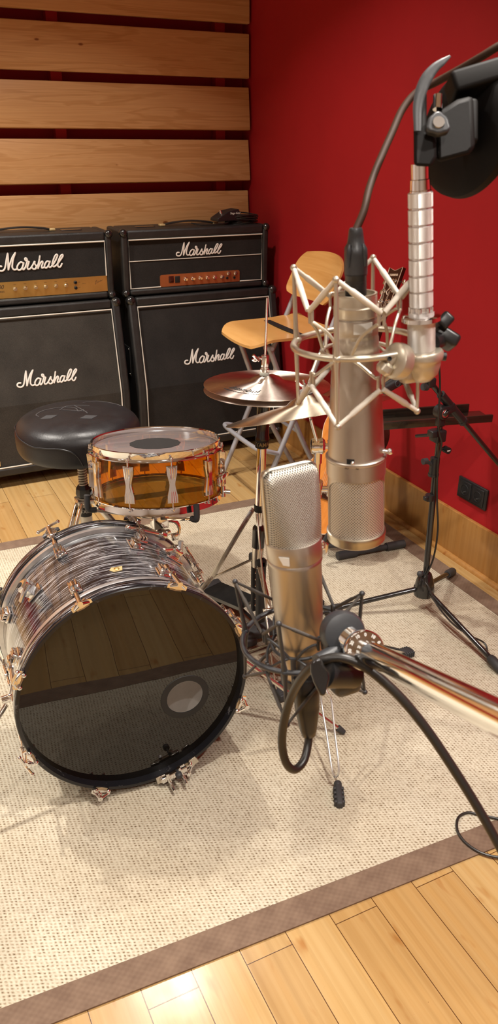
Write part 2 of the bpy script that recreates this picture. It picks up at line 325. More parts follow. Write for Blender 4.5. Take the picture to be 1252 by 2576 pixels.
def m_grille(name, pitch, uv='UV', rot=PI / 4, lo=(0.05, 0.04, 0.03), hi=(0.80, 0.76, 0.68), metal=0.85):
    m, nt, b = nmat(name)
    vec = coords(nt, (1, 1, 1), uv, rot=(0, 0, rot))
    sp = N(nt, 'ShaderNodeSeparateXYZ'); L(nt, vec, sp.inputs[0])
    outs = []
    for o in (sp.outputs[0], sp.outputs[1]):
        k = N(nt, 'ShaderNodeMath', operation='MULTIPLY'); L(nt, o, k.inputs[0]); k.inputs[1].default_value = 2 * PI / pitch
        c = N(nt, 'ShaderNodeMath', operation='COSINE'); L(nt, k.outputs[0], c.inputs[0]); outs.append(c.outputs[0])
    a = N(nt, 'ShaderNodeMath', operation='MAXIMUM'); L(nt, outs[0], a.inputs[0]); L(nt, outs[1], a.inputs[1])
    ha = N(nt, 'ShaderNodeMath', operation='MULTIPLY_ADD'); L(nt, a.outputs[0], ha.inputs[0]); ha.inputs[1].default_value = 0.5; ha.inputs[2].default_value = 0.5
    r = ramp(nt, [(0.30, lo), (0.68, hi)]); L(nt, ha.outputs[0], r.inputs[0]); L(nt, r.outputs[0], b.inputs['Base Color'])
    b.inputs['Metallic'].default_value = metal; b.inputs['Roughness'].default_value = 0.38
    bump(nt, b, ha.outputs[0], 0.7, 0.0009)
    return m
M['grille1'] = m_grille('woven_wire_grille', 0.0023)
M['grille2'] = m_grille('fine_wire_grille', 0.0019, hi=(0.56, 0.54, 0.48))
M['knurl'] = m_grille('knurled_chrome', 0.0011, lo=(0.45, 0.42, 0.38), hi=(0.92, 0.90, 0.88), metal=1.0)
def m_ply(name, a, c, sc=(40, 2, 2)):
    m, nt, b = nmat(name)
    vec = coords(nt, sc); n = N(nt, 'ShaderNodeTexNoise', Scale=1.0, Detail=4.0, Distortion=0.3); L(nt, vec, n.inputs['Vector'])
    r = ramp(nt, [(0.3, a), (0.7, c)]); L(nt, n.outputs[0], r.inputs[0]); L(nt, r.outputs[0], b.inputs['Base Color'])
    b.inputs['Roughness'].default_value = 0.25; b.inputs['Coat Weight'].default_value = 0.3
    return m
M['ply'] = m_ply('lacquered_plywood', (0.60, 0.30, 0.085), (0.72, 0.40, 0.135), (3, 3, 60))
M['spruce'] = m_ply('orange_spruce_top', (0.62, 0.20, 0.035), (0.74, 0.28, 0.06), (60, 60, 1.5))
M['trayw'] = m_ply('black_stained_board', (0.012, 0.009, 0.007), (0.035, 0.024, 0.016), (3, 3, 80))

# ------------------------------------------------------------------ mesh helpers
def frame(o, z, x=None):
    z = V(z).normalized()
    if x is None: x = V((1, 0, 0)) if abs(z.x) < 0.9 else V((0, 1, 0))
    x = V(x); x = (x - z * x.dot(z)).normalized(); y = z.cross(x)
    m = Matrix(((x.x, y.x, z.x, o[0]), (x.y, y.y, z.y, o[1]), (x.z, y.z, z.z, o[2]), (0, 0, 0, 1)))
    return m
def smoothpath(P, n=8, closed=False):
    P = [V(p) for p in P]; out = []; k = len(P)
    rng = range(k if closed else k - 1)
    for i in rng:
        if closed: a, b, c, d = P[i - 1], P[i], P[(i + 1) % k], P[(i + 2) % k]
        else: a = P[i - 1] if i else P[0] * 2 - P[1]; b = P[i]; c = P[i + 1]; d = P[i + 2] if i + 2 < k else P[-1] * 2 - P[-2]
        for j in range(n):
            t = j / n
            out.append(0.5 * ((2 * b) + (c - a) * t + (2 * a - 5 * b + 4 * c - d) * t * t + (3 * b - a - 3 * c + d) * t ** 3))
    if not closed: out.append(P[-1])
    return out
class MB:
    def __init__(s, T=None): s.v = []; s.f = []; s.uv = {}; s.T = T or Matrix(); s.mi = []; s.cur = 0
    def _add(s, vs, fs, uvs=None, T=None):
        o = len(s.v); X = s.T @ T if T is not None else s.T
        s.v += [X @ V(p) for p in vs]
        for i, f in enumerate(fs):
            if uvs: s.uv[len(s.f)] = uvs[i]
            s.f.append([o + k for k in f]); s.mi.append(s.cur)
        return s
    def box(s, c, d, T=None):
        x, y, z = [k / 2 for k in d]; c = V(c)
        vs = [c + V((a * x, b * y, e * z)) for a in (-1, 1) for b in (-1, 1) for e in (-1, 1)]
        return s._add(vs, [(0, 1, 3, 2), (4, 6, 7, 5), (0, 4, 5, 1), (2, 3, 7, 6), (0, 2, 6, 4), (1, 5, 7, 3)], None, T)
    def rbox(s, c, d, r=0.005, T=None, seg=3):
        bm = bmesh.new(); bmesh.ops.create_cube(bm, size=1)
        for v in bm.verts: v.co = V((v.co.x * d[0], v.co.y * d[1], v.co.z * d[2])) + V(c)
        bmesh.ops.bevel(bm, geom=list(bm.edges), offset=r, segments=seg, profile=0.5, affect='EDGES')
        bm.verts.index_update(); vs = [v.co.copy() for v in bm.verts]; fs = [[v.index for v in f.verts] for f in bm.faces]; bm.free()
        return s._add(vs, fs, None, T)
    def beam(s, a, b, w, h, up=(0, 0, 1), r=0):
        a = V(a); b = V(b); z = b - a; T = frame((a + b) / 2, z, up)
        return s.rbox((0, 0, 0), (h, w, z.length), r or min(w, h) * 0.2, T, 2)
    def lathe(s, prof, T=None, seg=48, a0=0, a1=2 * PI, uscale=None, caps=True):
        vs = []; fs = []; uvs = []; full = abs(a1 - a0 - 2 * PI) < 1e-6; ns = seg if full else seg + 1
        R = uscale or max(p[0] for p in prof); d = 0; ds = [0]
        for i in range(1, len(prof)): d += math.hypot(prof[i][0] - prof[i - 1][0], prof[i][1] - prof[i - 1][1]); ds.append(d)
        for r, z in prof:
            for j in range(ns):
                a = a0 + (a1 - a0) * j / seg; vs.append((r * math.cos(a), r * math.sin(a), z))
        for i in range(len(prof) - 1):
            for j in range(seg):
                k = (j + 1) % ns if full else j + 1
                fs.append((i * ns + j, i * ns + k, (i + 1) * ns + k, (i + 1) * ns + j))
                u0 = R * (a1 - a0) * j / seg; u1 = R * (a1 - a0) * (j + 1) / seg
                uvs.append(((u0, ds[i]), (u1, ds[i]), (u1, ds[i + 1]), (u0, ds[i + 1])))
        if caps and full:
            for i, rev in ((0, True), (len(prof) - 1, False)):
                if prof[i][0] > 1e-5:
                    f = [i * ns + j for j in range(ns)]
                    if rev: f = f[::-1]
                    fs.append(f); uvs.append([(vs[q][0], vs[q][1]) for q in f])
        return s._add(vs, fs, uvs, T)
    def cyl(s, a, b, r, r2=None, seg=20):
        a = V(a); b = V(b); h = (b - a).length
        return s.lathe([(r, 0), (r if r2 is None else r2, h)], frame(a, b - a), seg)
    def tube(s, P, r, seg=12, closed=False, sx=1.0, up=None):
        P = [V(p) for p in P]; n = len(P); rs = r if isinstance(r, (list, tuple)) else [r] * n
        vs = []; fs = []; uvs = []; t0 = (P[1] - P[0]).normalized()
        x = V(up) if up else (V((0, 0, 1)) if abs(t0.z) < 0.9 else V((1, 0, 0)))
        ln = 0; Ls = []
        for i in range(n):
            if closed: t = (P[(i + 1) % n] - P[i - 1]).normalized()
            else: t = (P[min(i + 1, n - 1)] - P[max(i - 1, 0)]).normalized()
            if up: x = V(up)
            x = x - t * x.dot(t)
            x = x.normalized() if x.length > 1e-6 else t.orthogonal().normalized()
            y = t.cross(x)
            if i: ln += (P[i] - P[i - 1]).length
            Ls.append(ln)
            for j in range(seg):
                a = 2 * PI * j / seg; vs.append(P[i] + (x * math.cos(a) * sx + y * math.sin(a)) * rs[i])
        m = n if closed else n - 1
        for i in range(m):
            k = (i + 1) % n
            for j in range(seg):
                q = (j + 1) % seg
                fs.append((i * seg + j, i * seg + q, k * seg + q, k * seg + j))
                c = 2 * PI * rs[i] / seg; l1 = Ls[k] if k else ln + 0.01
                uvs.append(((c * j, Ls[i]), (c * (j + 1), Ls[i]), (c * (j + 1), l1), (c * j, l1)))
        if not closed:
            for i, rev in ((0, True), (n - 1, False)):
                f = [i * seg + j for j in range(seg)]; fs.append(f[::-1] if rev else f); uvs.append([(0, 0)] * seg)
        return s._add(vs, fs, uvs)
    def sph(s, c, r, T=None, seg=20, rings=12, sc=(1, 1, 1)):
        X = Matrix.Translation(V(c)) @ Matrix.Diagonal((*sc, 1))
        if T is not None: X = T @ X
        return s.lathe([(max(1e-6, r * math.sin(PI * i / rings)), -r * math.cos(PI * i / rings)) for i in range(rings + 1)], X, seg, caps=False)
    def torus(s, T, R, r, seg=64, rs=10, a0=0, a1=2 * PI, sx=1.0):
        full = abs(a1 - a0 - 2 * PI) < 1e-6
        P = [T @ V((R * math.cos(a0 + (a1 - a0) * i / seg), R * math.sin(a0 + (a1 - a0) * i / seg), 0)) for i in range(seg if full else seg + 1)]
        return s.tube(P, r, rs, closed=full)
    def prism(s, out, h, T=None, z0=0):
        n = len(out); vs = [(x, y, z0) for x, y in out] + [(x, y, z0 + h) for x, y in out]
        fs = [list(range(n))[::-1], list(range(n, 2 * n))] + [(i, (i + 1) % n, n + (i + 1) % n, n + i) for i in range(n)]
        uvs = [[(out[k % n][0], out[k % n][1]) for k in f] for f in fs]
        return s._add(vs, fs, uvs, T)
    def build(s, name, mats, parent=None, world=False, angle=38, M0=None):
        me = bpy.data.meshes.new(name)
        X = Matrix()
        if world and parent is not None: X = ROOT.get(parent.name, Matrix()).inverted()
        me.from_pydata([X @ v for v in s.v] if world else s.v, [], s.f)
        uvl = me.uv_layers.new(name='UVMap')
        if s.uv:
            for p in me.polygons:
                u = s.uv.get(p.index)
                if u:
                    for li, c in zip(p.loop_indices, u): uvl.data[li].uv = c
        mats = mats if isinstance(mats, (list, tuple)) else [mats]
        for q in mats: me.materials.append(M[q] if isinstance(q, str) else q)
        for p, i in zip(me.polygons, s.mi): p.material_index = i; p.use_smooth = True
        bm = bmesh.new(); bm.from_mesh(me); bmesh.ops.recalc_face_normals(bm, faces=bm.faces); bm.to_mesh(me); bm.free()
        me.set_sharp_from_angle(angle=math.radians(angle))
        o = bpy.data.objects.new(name, me); COL.objects.link(o)
        if parent is not None: o.parent = parent; ROOT[o.name] = ROOT.get(parent.name, Matrix())
        if M0 is not None: o.matrix_world = M0; ROOT[o.name] = M0
        return o
ROOT = {}
def thing(name, label, cat, loc=(0, 0, 0), T=None, group=None):
    o = bpy.data.objects.new(name, None); COL.objects.link(o); o.empty_display_size = 0.05
    T = T if T is not None else Matrix.Translation(V(loc))
    o.matrix_world = T; ROOT[o.name] = T
    return tag(o, label, cat, group)
def tag(o, label=None, cat=None, group=None, kind=None):
    for k, v in (('label', label), ('category', cat), ('group', group), ('kind', kind)):
        if v: o[k] = v
    return o
def text(s, size, mat, parent, T, name='lettering', depth=0.0006, shear=0.0, fn=None, world=False, bold=0.0, align='CENTER'):
    cu = bpy.data.curves.new('t', 'FONT'); cu.body = s; cu.size = size; cu.extrude = depth; cu.shear = shear; cu.align_x = align; cu.align_y = 'CENTER'; cu.offset = bold
    ob = bpy.data.objects.new('t', cu); COL.objects.link(ob); bpy.context.view_layer.update()
    me = bpy.data.meshes.new_from_object(ob); bpy.data.objects.remove(ob)
    X = Matrix()
    if world: X = ROOT.get(parent.name, Matrix()).inverted()
    for v in me.vertices:
        p = V(v.co)
        if fn: p = fn(p)
        v.co = X @ (T @ p)
    me.name = name; me.materials.clear(); me.materials.append(M[mat])
    o = bpy.data.objects.new(name, me); COL.objects.link(o); o.parent = parent; ROOT[o.name] = ROOT.get(parent.name, Matrix())
    return o
LOGO = [
 [(165,352),(125,355),(103,385),(115,415),(160,422),(200,400),(228,340),(255,240),(284,148)],
 [(284,148),(280,230),(272,320),(265,402)], [(265,402),(300,310),(350,205),(404,132)], [(404,132),(362,225),(338,310),(332,365),(355,395),(392,388)],
 [(512,290),(475,272),(432,306),(406,358),(420,396),(462,386),(500,330),(518,280)], [(518,280),(500,330),(490,372),(505,386),(532,358)],
 [(532,358),(556,305),(576,248),(570,215),(550,208),(543,228),(560,250),(605,262)], [(605,262),(584,310),(568,350),(578,378),(612,368)],
 [(612,368),(650,320),(694,250),(690,285),(712,330),(700,362),(664,372),(640,350)], [(700,355),(742,300),(768,230),(786,162)],
 [(786,162),(764,250),(738,358)], [(742,345),(772,290),(812,245),(822,268),(800,320),(800,348),(832,340)],
 [(932,245),(892,240),(856,285),(843,330),(868,346),(905,310),(942,238)], [(942,238),(920,285),(914,322),(938,330),(985,290)],
 [(985,290),(1035,215),(1070,145),(1058,126),(1030,150),(992,225),(972,285),(985,318),(1015,312),(1060,272)],
 [(1060,272),(1120,200),(1158,145),(1150,124),(1120,148),(1082,220),(1060,285),(1072,320),(1102,316),(1132,268)]]
def logo(parent, T, W):
    mb = MB(T); k = W / 1055.0
    for st in LOGO:
        P = [V(((x - 632) * k, -(y + 0.1 * (x - 632) - 275) * k, 0)) for x, y in st]
        Q = smoothpath(P, 5); mb.tube(Q, 13.5 * k, 8, sx=0.5, up=(0, 0, 1))
        mb.sph(Q[0], 13.5 * k, None, 8, 6, (1, 1, .5)); mb.sph(Q[-1], 13.5 * k, None, 8, 6, (1, 1, .5))
    return mb.build('script_logo', 'white', parent, world=True)

# ------------------------------------------------------------------ the room
WX, BY, ZC = 1.945, 4.06, 2.75
def struct(name, mb, mat): 
    o = mb.build(name, mat); o['kind'] = 'structure'; return o
struct('floor', MB().box((-0.2, 1.0, -0.02), (4.6, 6.4, 0.04)), 'floor')
struct('ceiling', MB().box((-0.2, 1.0, ZC + 0.02), (4.6, 6.4, 0.04)), 'ceil')
struct('wall_right', MB().box((WX + 0.05, 1.0, ZC / 2), (0.1, 6.4, ZC)), 'red')
struct('wall_back', MB().box((-0.2, BY + 0.05, ZC / 2), (4.6, 0.1, ZC)), 'red')
struct('wall_left', MB().box((-2.45, 1.0, ZC / 2), (0.1, 6.4, ZC)), 'pale')
struct('wall_front', MB().box((-0.2, -2.15, ZC / 2), (4.6, 0.1, ZC)), 'pale')
def baseboard():
    o = struct('baseboard_right', MB().rbox((WX - 0.008, 1.0, 0.096), (0.016, 6.1, 0.19), 0.002), 'base')
    q = MB(); q.prism([(0, 0), (0.016, 0), (0.015, 0.006), (0.011, 0.011), (0.006, 0.015), (0, 0.016)], 6.1, Matrix(((-1, 0, 0, WX - 0.016), (0, 0, 1, -2.05), (0, 1, 0, 0), (0, 0, 0, 1))))
    struct('trim_1', q, 'base')
    struct('baseboard_back', MB().rbox((-0.2, BY - 0.008, 0.096), (4.25, 0.016, 0.19), 0.002), 'base')
baseboard()
# pine boards on the back wall (bottom edge, top edge, forward tilt)
tops = [2.19, 1.918, 1.692, 1.460, 1.225, 0.99, 0.75]; bots = [1.958, 1.730, 1.502, 1.271, 1.035, 0.80, 0.56]
tilt = [0.004, 0.004, 0.022, 0.028, 0.022, 0.02, 0.02]
for i in range(7):
    h = tops[i] - bots[i]; xr = WX - 0.012
    q = MB().rbox((-1.75, 0, 0), (3.5, 0.027, h), 0.004)
    T = Matrix.Translation((xr, 3.972 - tilt[i] / 2, (tops[i] + bots[i]) / 2)) @ Matrix.Rotation(-math.atan(tilt[i] / h), 4, 'X')
    o = q.build('trim_%d' % (i + 2), 'plank'); o.matrix_world = T; o['kind'] = 'structure'
# battens that carry the boards
q = MB()
for x in (1.80, 1.0, 0.2, -0.6): q.box((x, BY - 0.03, 1.35), (0.05, 0.05, 1.75))
struct('trim_9', q, 'red')

# socket plate on the red wall
so = thing('power_socket', 'black double power socket plate low on the red wall', 'socket', (WX, 2.052, 0.295))
MB().rbox((-0.005, 0, 0), (0.010, 0.158, 0.082), 0.003).build('cover_plate', 'plastic', so)
for s in (-1, 1):
    X = frame((-0.010, s * 0.0355, 0), (-1, 0, 0), (0, 1, 0))
    r = MB(X).rbox((0, 0, 0.001), (0.062, 0.066, 0.004), 0.003).build('socket_insert', 'plastic', so)
    w = MB(X); w.lathe([(0.021, 0.0035), (0.020, 0.0045), (0.0185, 0.0036), (0.0175, -0.004), (0.0001, -0.0042)], None, 32, caps=False)
    w.build('well', 'black', r)
    MB(X).cyl((0, 0.009, -0.003), (0, 0.009, 0.010), 0.0024).build('earth_pin', 'screw', r)

# ------------------------------------------------------------------ rug
RR = Matrix.Translation((1.86, 2.455, 0)) @ Matrix.Rotation(math.radians(-2.6), 4, 'Z')
A = [V((1.864, 2.90, 0)), V((1.862, 0.905, 0)), V((-1.75, 1.06, 0)), V((-1.75, 3.05, 0))]   # outer corners
cen = (A[0] + A[1] + A[2] + A[3]) / 4
rug = thing('woven_rug', 'beige woven sisal rug with brown cloth border under the drum kit', 'rug', cen)
def quad(mb, P, h):
    mb._add([(p.x, p.y, 0.0005) for p in P] + [(p.x, p.y, h) for p in P], [(3, 2, 1, 0), (4, 5, 6, 7), (0, 1, 5, 4), (1, 2, 6, 5), (2, 3, 7, 6), (3, 0, 4, 7)])
def inset(P, d):
    out = []
    for i in range(4):
        a, b, c = P[i - 1], P[i], P[(i + 1) % 4]
        u = (a - b).normalized(); w = (c - b).normalized(); out.append(b + (u + w) * d)
    return out
I = inset(A, 0.066)
q = MB(); quad(q, inset(A, 0.03), 0.0035); q.build('woven_field', 'rug', rug, world=True)
q = MB()
for i in range(4):
    j = (i + 1) % 4; quad(q, [A[i], A[j], I[j], I[i]], 0.0045)
q.build('border', 'border', rug, world=True)

# ------------------------------------------------------------------ amplifiers
FT = lambda x, y, z: Matrix(((1, 0, 0, x), (0, 0, -1, y), (0, 1, 0, z), (0, 0, 0, 1)))    # x right, y up, z towards the room
YZX = lambda x: Matrix(((0, 0, 1, x), (1, 0, 0, 0), (0, 1, 0, 0), (0, 0, 0, 1)))
def bevel(o, w, seg=3):
    m = o.modifiers.new('b', 'BEVEL'); m.width = w; m.segments = seg; m.limit_method = 'ANGLE'; m.angle_limit = math.radians(35)
    m.harden_normals = False; return o
def corner(parent, x, y, z, sx, sz, r=0.030):
    # moulded corner guard with screw on the front face
    T = Matrix.Translation((x, y, z))
    q = MB(T); q.sph((-sx * r * 0.55, r * 0.50, -sz * r * 0.55), r * 0.80, None, 18, 12)
    q.rbox((-sx * r * 0.5, r * 0.4, -sz * r * 0.5), (r * 1.06, r * 0.9, r * 1.06), 0.009)
    o = q.build('corner_guard', 'blackgloss', parent, world=True)
    s = MB(T); s.sph((-sx * r * 0.45, -0.0025, -sz * r * 0.70), 0.0042, None, 10, 6, (1, 0.5, 1)); s.build('screw', 'screw', o, world=True)
def cabinet(x0, x1, label, cloth, logoc, logow, badge=False):
    z0, z1, yb, yf, zk, yt = 0.060, 0.800, 3.86, 3.50, 0.385, 3.588
    t = thing('speaker_cabinet', label, 'speaker cabinet', ((x0 + x1) / 2, (yb + yf) / 2, 0), group=None)
    prof = [(yb, z0), (yf, z0), (yf, zk), (yt, z1), (yb, z1)]
    q = MB(); fr = 0.038
    q.prism(prof, fr, YZX(x0)); q.prism(prof, fr, YZX(x1 - fr))
    q.box(((x0 + x1) / 2, (yt + yb) / 2, z1 - 0.020), (x1 - x0 - 2 * fr, yb - yt, 0.040))
    q.box(((x0 + x1) / 2, (yf + yb) / 2, z0 + 0.020), (x1 - x0 - 2 * fr, yb - yf, 0.040))
    q.box(((x0 + x1) / 2, yb - 0.01, (z0 + z1) / 2), (x1 - x0 - 2 * fr, 0.02, z1 - z0 - 0.08))
    bevel(q.build('cabinet_shell', 'tolex', t, world=True), 0.009)
    # cloth on the two-plane baffle
    def fy(z): return yf if z <= zk else yf + (yt - yf) * (z - zk) / (z1 - zk)
    a, b = x0 + fr, x1 - fr; zs = [z0 + 0.038, zk, z1 - 0.038]; q = MB(); d = 0.014
    vs = []
    for z in zs: vs += [(a, fy(z) + d, z), (b, fy(z) + d, z), (a, fy(z) + d + 0.015, z), (b, fy(z) + d + 0.015, z)]
    q._add(vs, [(0, 1, 5, 4), (4, 5, 9, 8), (2, 6, 7, 3), (6, 10, 11, 7), (0, 2, 3, 1), (8, 9, 11, 10), (0, 4, 6, 2), (4, 8, 10, 6), (1, 3, 7, 5), (5, 7, 11, 9)])
    q.build('grille_cloth', cloth, t, world=True, angle=10)
    e = 0.004
    P = [(a + e, fy(zs[0]) + .004, zs[0] + e), (b - e, fy(zs[0]) + .004, zs[0] + e), (b - e, yf + .004, zk), (b - e, fy(zs[2]) + .004, zs[2] - e), (a + e, fy(zs[2]) + .004, zs[2] - e), (a + e, yf + .004, zk)]
    MB().tube(P, 0.0032, 8, closed=True).build('piping', 'piping', t, world=True)
    for x, s in ((x0, -1), (x1, 1)):
        corner(t, x + s * 0.002, yt - 0.003, z1 + 0.002, s, 1); corner(t, x + s * 0.002, yf - 0.003, z0 - 0.002, s, -1)
    cx, cz = logoc; logo(t, FT(cx, fy(cz) + d - 0.001 - 0.0, cz) @ Matrix.Rotation(-math.atan2(yt - yf, z1 - zk) if cz > zk else 0, 4, 'X'), logow)
    for x in (x0 + 0.08, x1 - 0.08):
        for y in (yf + 0.07, yb - 0.07):
            c = MB(); c.cyl((x - 0.012, y, 0.026), (x + 0.012, y, 0.026), 0.026); c.box((x, y, 0.050), (0.045, 0.06, 0.018)); c.build('castor', 'plastic', t, world=True)
    # side handle plate with screws, on the side facing the gap
    hx = x1 + 0.001 if x0 < 1 else x0 - 0.001; s = 1 if x0 < 1 else -1
    h = MB(); h.rbox((hx, 3.70, 0.50), (0.006, 0.20, 0.14), 0.002); h = h.build('side_handle', 'plastic', t, world=True)
    for yy_ in (3.61, 3.79):
        for zz in (0.44, 0.56): MB().sph((hx + s * 0.003, yy_, zz), 0.004, None, 8, 6).build('screw', 'screw', h, world=True)
    if badge:
        MB().rbox((0.456, yf - 0.0 + 0.012, 0.122), (0.030, 0.003, 0.024), 0.001).build('name_badge', 'oldgold', t, world=True)
    return t
cabinet(0.332, 1.100, 'black vinyl speaker cabinet at left, under the amplifier with the gold panel', 'cloth', (0.727, 0.487), 0.272, True)
cabinet(1.142, 1.910, 'black vinyl speaker cabinet next to the red wall, behind the hi-hat', 'cloth2', (1.527, 0.502), 0.268)

def head(x0, x1, label, kind):
    yf, yb, z0, z1 = 3.605, 3.83, 0.806, 1.094
    t = thing('amplifier_head', label, 'amplifier', ((x0 + x1) / 2, (yb + yf) / 2, z0))
    fr = 0.030; tf = 0.038
    q = MB(); cx = (x0 + x1) / 2
    q.box((x0 + fr / 2, (yf + yb) / 2, (z0 + z1) / 2), (fr, yb - yf, z1 - z0)); q.box((x1 - fr / 2, (yf + yb) / 2, (z0 + z1) / 2), (fr, yb - yf, z1 - z0))
    q.box((cx, (yf + yb) / 2, z1 - tf / 2), (x1 - x0 - 2 * fr, yb - yf, tf)); q.box((cx, (yf + yb) / 2, z0 + 0.014), (x1 - x0 - 2 * fr, yb - yf, 0.028))
    q.box((cx, yb - 0.01, (z0 + z1) / 2), (x1 - x0 - 2 * fr, 0.02, z1 - z0 - 0.07))
    bevel(q.build('cabinet_shell', 'tolex', t, world=True), 0.009)
    for x in (x0 + 0.07, x1 - 0.07):
        for y in (yf + 0.04, yb - 0.04): MB().cyl((x, y, z0 - 0.006), (x, y, z0 + 0.002), 0.014).build('foot', 'rubber', t, world=True)
    a, b, zb, zt = x0 + fr, x1 - fr, z0 + 0.028, z1 - tf
    yc = yf + 0.012
    if kind == 'gold':
        zp = 0.902
        MB().box((cx, yc + 0.006, (zp + zt) / 2), (b - a, 0.008, zt - zp)).build('front_cloth', 'cloth2', t, world=True)
        g = MB().box((cx, yc - 0.001, (zb + zp) / 2 + 0.002), (b - a, 0.004, zp - zb)).build('control_panel', 'gold', t, world=True)
        e = 0.003
        MB().tube(smoothpath([(a + e, yf + .003, zp + e), (a + e, yf + .003, zt - e), (b - e, yf + .003, zt - e), (b - e, yf + .003, zp + e)], 1), 0.0034, 8).build('piping', 'piping', t, world=True)
        logo(t, FT(0.724, yc - 0.001, 0.978), 0.283)
        yk = yc - 0.003
        for px, py in ((38, 727), (64, 724.5), (90, 722.6), (115, 721), (141, 719), (166.5, 718)):
            p = Yp(px, py, yk); k = MB(frame(p, (0, -1, 0))); k.lathe([(0.0085, 0), (0.0085, 0.004), (0.0065, 0.006), (0.0065, 0.014), (0.0055, 0.0155), (0.0001, 0.0155)], None, 20, caps=False)
            o = k.build('knob', 'chrome', g, world=True); MB(frame(p, (0, -1, 0))).lathe([(0.0095, -0.001), (0.0095, 0.0025), (0.0001, 0.0025)], None, 20, caps=False).build('knob_skirt', 'black', o, world=True) if False else None
            text('GAIN', 0.0045, 'black', g, FT(p.x, yk, p.z + 0.018), depth=0.0002, world=True)
        for px, py in ((189.5, 710.5), (190.5, 724)):
            p = Yp(px, py, yk); MB(frame(p, (0, -1, 0))).lathe([(0.0075, 0), (0.0075, 0.004), (0.004, 0.006), (0.0035, 0.002), (0.0001, 0.002)], None, 16, caps=False).build('input_jack', 'black', g, world=True)
            text('HIGH' if py < 715 else 'LOW', 0.0045, 'black', g, FT(p.x + 0.016, yk, p.z), depth=0.0002, world=True)
        text('INPUTS', 0.0045, 'black', g, FT(0.948, yk, 0.876), depth=0.0002, world=True)
        p = Yp(8, 725, yk); text('JCM 800', 0.024, 'black', g, FT(0.596, yk, 0.884), depth=0.0003, shear=0.3, world=True, align='RIGHT')
        text('LEAD SERIES', 0.0115, 'black', g, FT(0.597, yk, 0.864), depth=0.0003, shear=0.3, world=True, align='RIGHT')
        sg = [(1.001, 0.868), (1.004, 0.884), (1.009, 0.888), (1.003, 0.879), (1.010, 0.880), (1.013, 0.884), (1.015, 0.879), (1.019, 0.885), (1.022, 0.880), (1.027, 0.887), (1.030, 0.882), (1.036, 0.889)]
        MB().tube([V((x, yk, z)) for x, z in sg], 0.0006, 5).tube([V((1.000, yk, 0.872)), V((1.030, yk, 0.884))], 0.0005, 5).build('signature', 'black', g, world=True)
    else:
        MB().box((cx, yc + 0.006, (zb + zt) / 2), (b - a, 0.008, zt - zb)).build('front_cloth', 'cloth2', t, world=True)
        e = 0.004; yp = yf + 0.004; xa, xb = 1.311, 1.722
        MB().tube([V(p) for p in ((xa, yp, zb + e), (a + e, yp, zb + e), (a + e, yp, zt - e), (b - e, yp, zt - e), (b - e, yp, zb + e), (xb, yp, zb + e))], 0.0030, 8).build('piping', 'piping', t, world=True)
        MB().tube([V((a + e, yc, 0.958)), V((b - e, yc, 0.958))], 0.0018, 6).build('centre_piping', 'piping', t, world=True)
        logo(t, FT(1.513, yc - 0.001, 0.993), 0.232)
        r = 0.010; out = [(xa, z0 + 0.030), (xb, z0 + 0.030)]
        for k in range(7): a_ = PI / 2 * k / 6; out.append((xb - r + r * math.cos(a_), 0.890 - r + r * math.sin(a_)))
        for k in range(7): a_ = PI / 2 * k / 6; out.append((xa + r - r * math.sin(a_), 0.890 - r + r * math.cos(a_)))
        g = MB(Matrix(((1, 0, 0, 0), (0, 0, -1, yc + 0.002), (0, 1, 0, 0), (0, 0, 0, 1)))).prism(out, 0.005).build('control_panel', 'copper', t, world=True)
        yk = yc - 0.0035
        for px in (430.5, 446):
            p = Yp(px, 703, yk); o = MB().rbox((p.x, yk, p.z), (0.025, 0.006, 0.030), 0.002).build('rocker_switch', 'darkred' if px < 440 else 'black', g, world=True)
            if px < 440: MB().rbox((p.x, yk - 0.0035, p.z), (0.018, 0.004, 0.020), 0.001).build('rocker', 'darkred', o, world=True)
        for px, py in ((466.6, 702), (485, 700.6), (503.6, 699.2), (521.5, 698), (539.5, 697), (558.3, 696), (574.6, 687.6), (592, 687)):
            p = Yp(px, py, yk); MB(frame(p, (0, -1, 0))).lathe([(0.0095, 0), (0.0092, 0.003), (0.0068, 0.005), (0.0066, 0.015), (0.0055, 0.0165), (0.0001, 0.0165)], None, 20, caps=False).build('knob', 'chrome', g, world=True)
            text('VOL', 0.004, 'black', g, FT(p.x, yk + 0.0008, p.z + 0.016), depth=0.0002, world=True)
        for px, py in ((571, 699), (589, 698)):
            p = Yp(px, py, yk); MB(frame(p, (0, -1, 0))).lathe([(0.0065, 0), (0.006, 0.004), (0.003, 0.0045), (0.0028, 0.001), (0.0001, 0.001)], None, 16, caps=False).build('input_jack', 'black', g, world=True)
        text('JMP', 0.007, 'black', g, FT(1.326, yk + 0.0008, 0.864), depth=0.0002, world=True, bold=0.0003)
    for x, s in ((x0, -1), (x1, 1)):
        corner(t, x + s * 0.002, yf - 0.003, z1 + 0.002, s, 1, 0.024); corner(t, x + s * 0.002, yf - 0.003, z0 - 0.002, s, -1, 0.024)
    # strap handle on top
    ym = (yf + yb) / 2
    h = MB(); h.tube(smoothpath([(cx - 0.13, ym, z1 + 0.006), (cx - 0.09, ym, z1 + 0.014), (cx, ym, z1 + 0.020), (cx + 0.09, ym, z1 + 0.014), (cx + 0.13, ym, z1 + 0.006)], 6), 0.013, 10, sx=0.35, up=(0, 0, 1))
    h = h.build('carry_handle', 'tolex', t, world=True)
    for s in (-1, 1): MB().rbox((cx + s * 0.135, ym, z1 + 0.006), (0.028, 0.026, 0.010), 0.003).build('handle_cap', 'oldgold', h, world=True)
    for s in (-1, 1): MB().rbox((cx + s * 0.22, ym, z1 + 0.001), (0.09, 0.035, 0.004), 0.001).build('vent_plate', 'blackgloss', t, world=True)
    return t
head(0.345, 1.086, 'black amplifier head with long gold control panel on the left cabinet', 'gold')
head(1.131, 1.873, 'black amplifier head with short copper control panel on the right cabinet', 'copper')

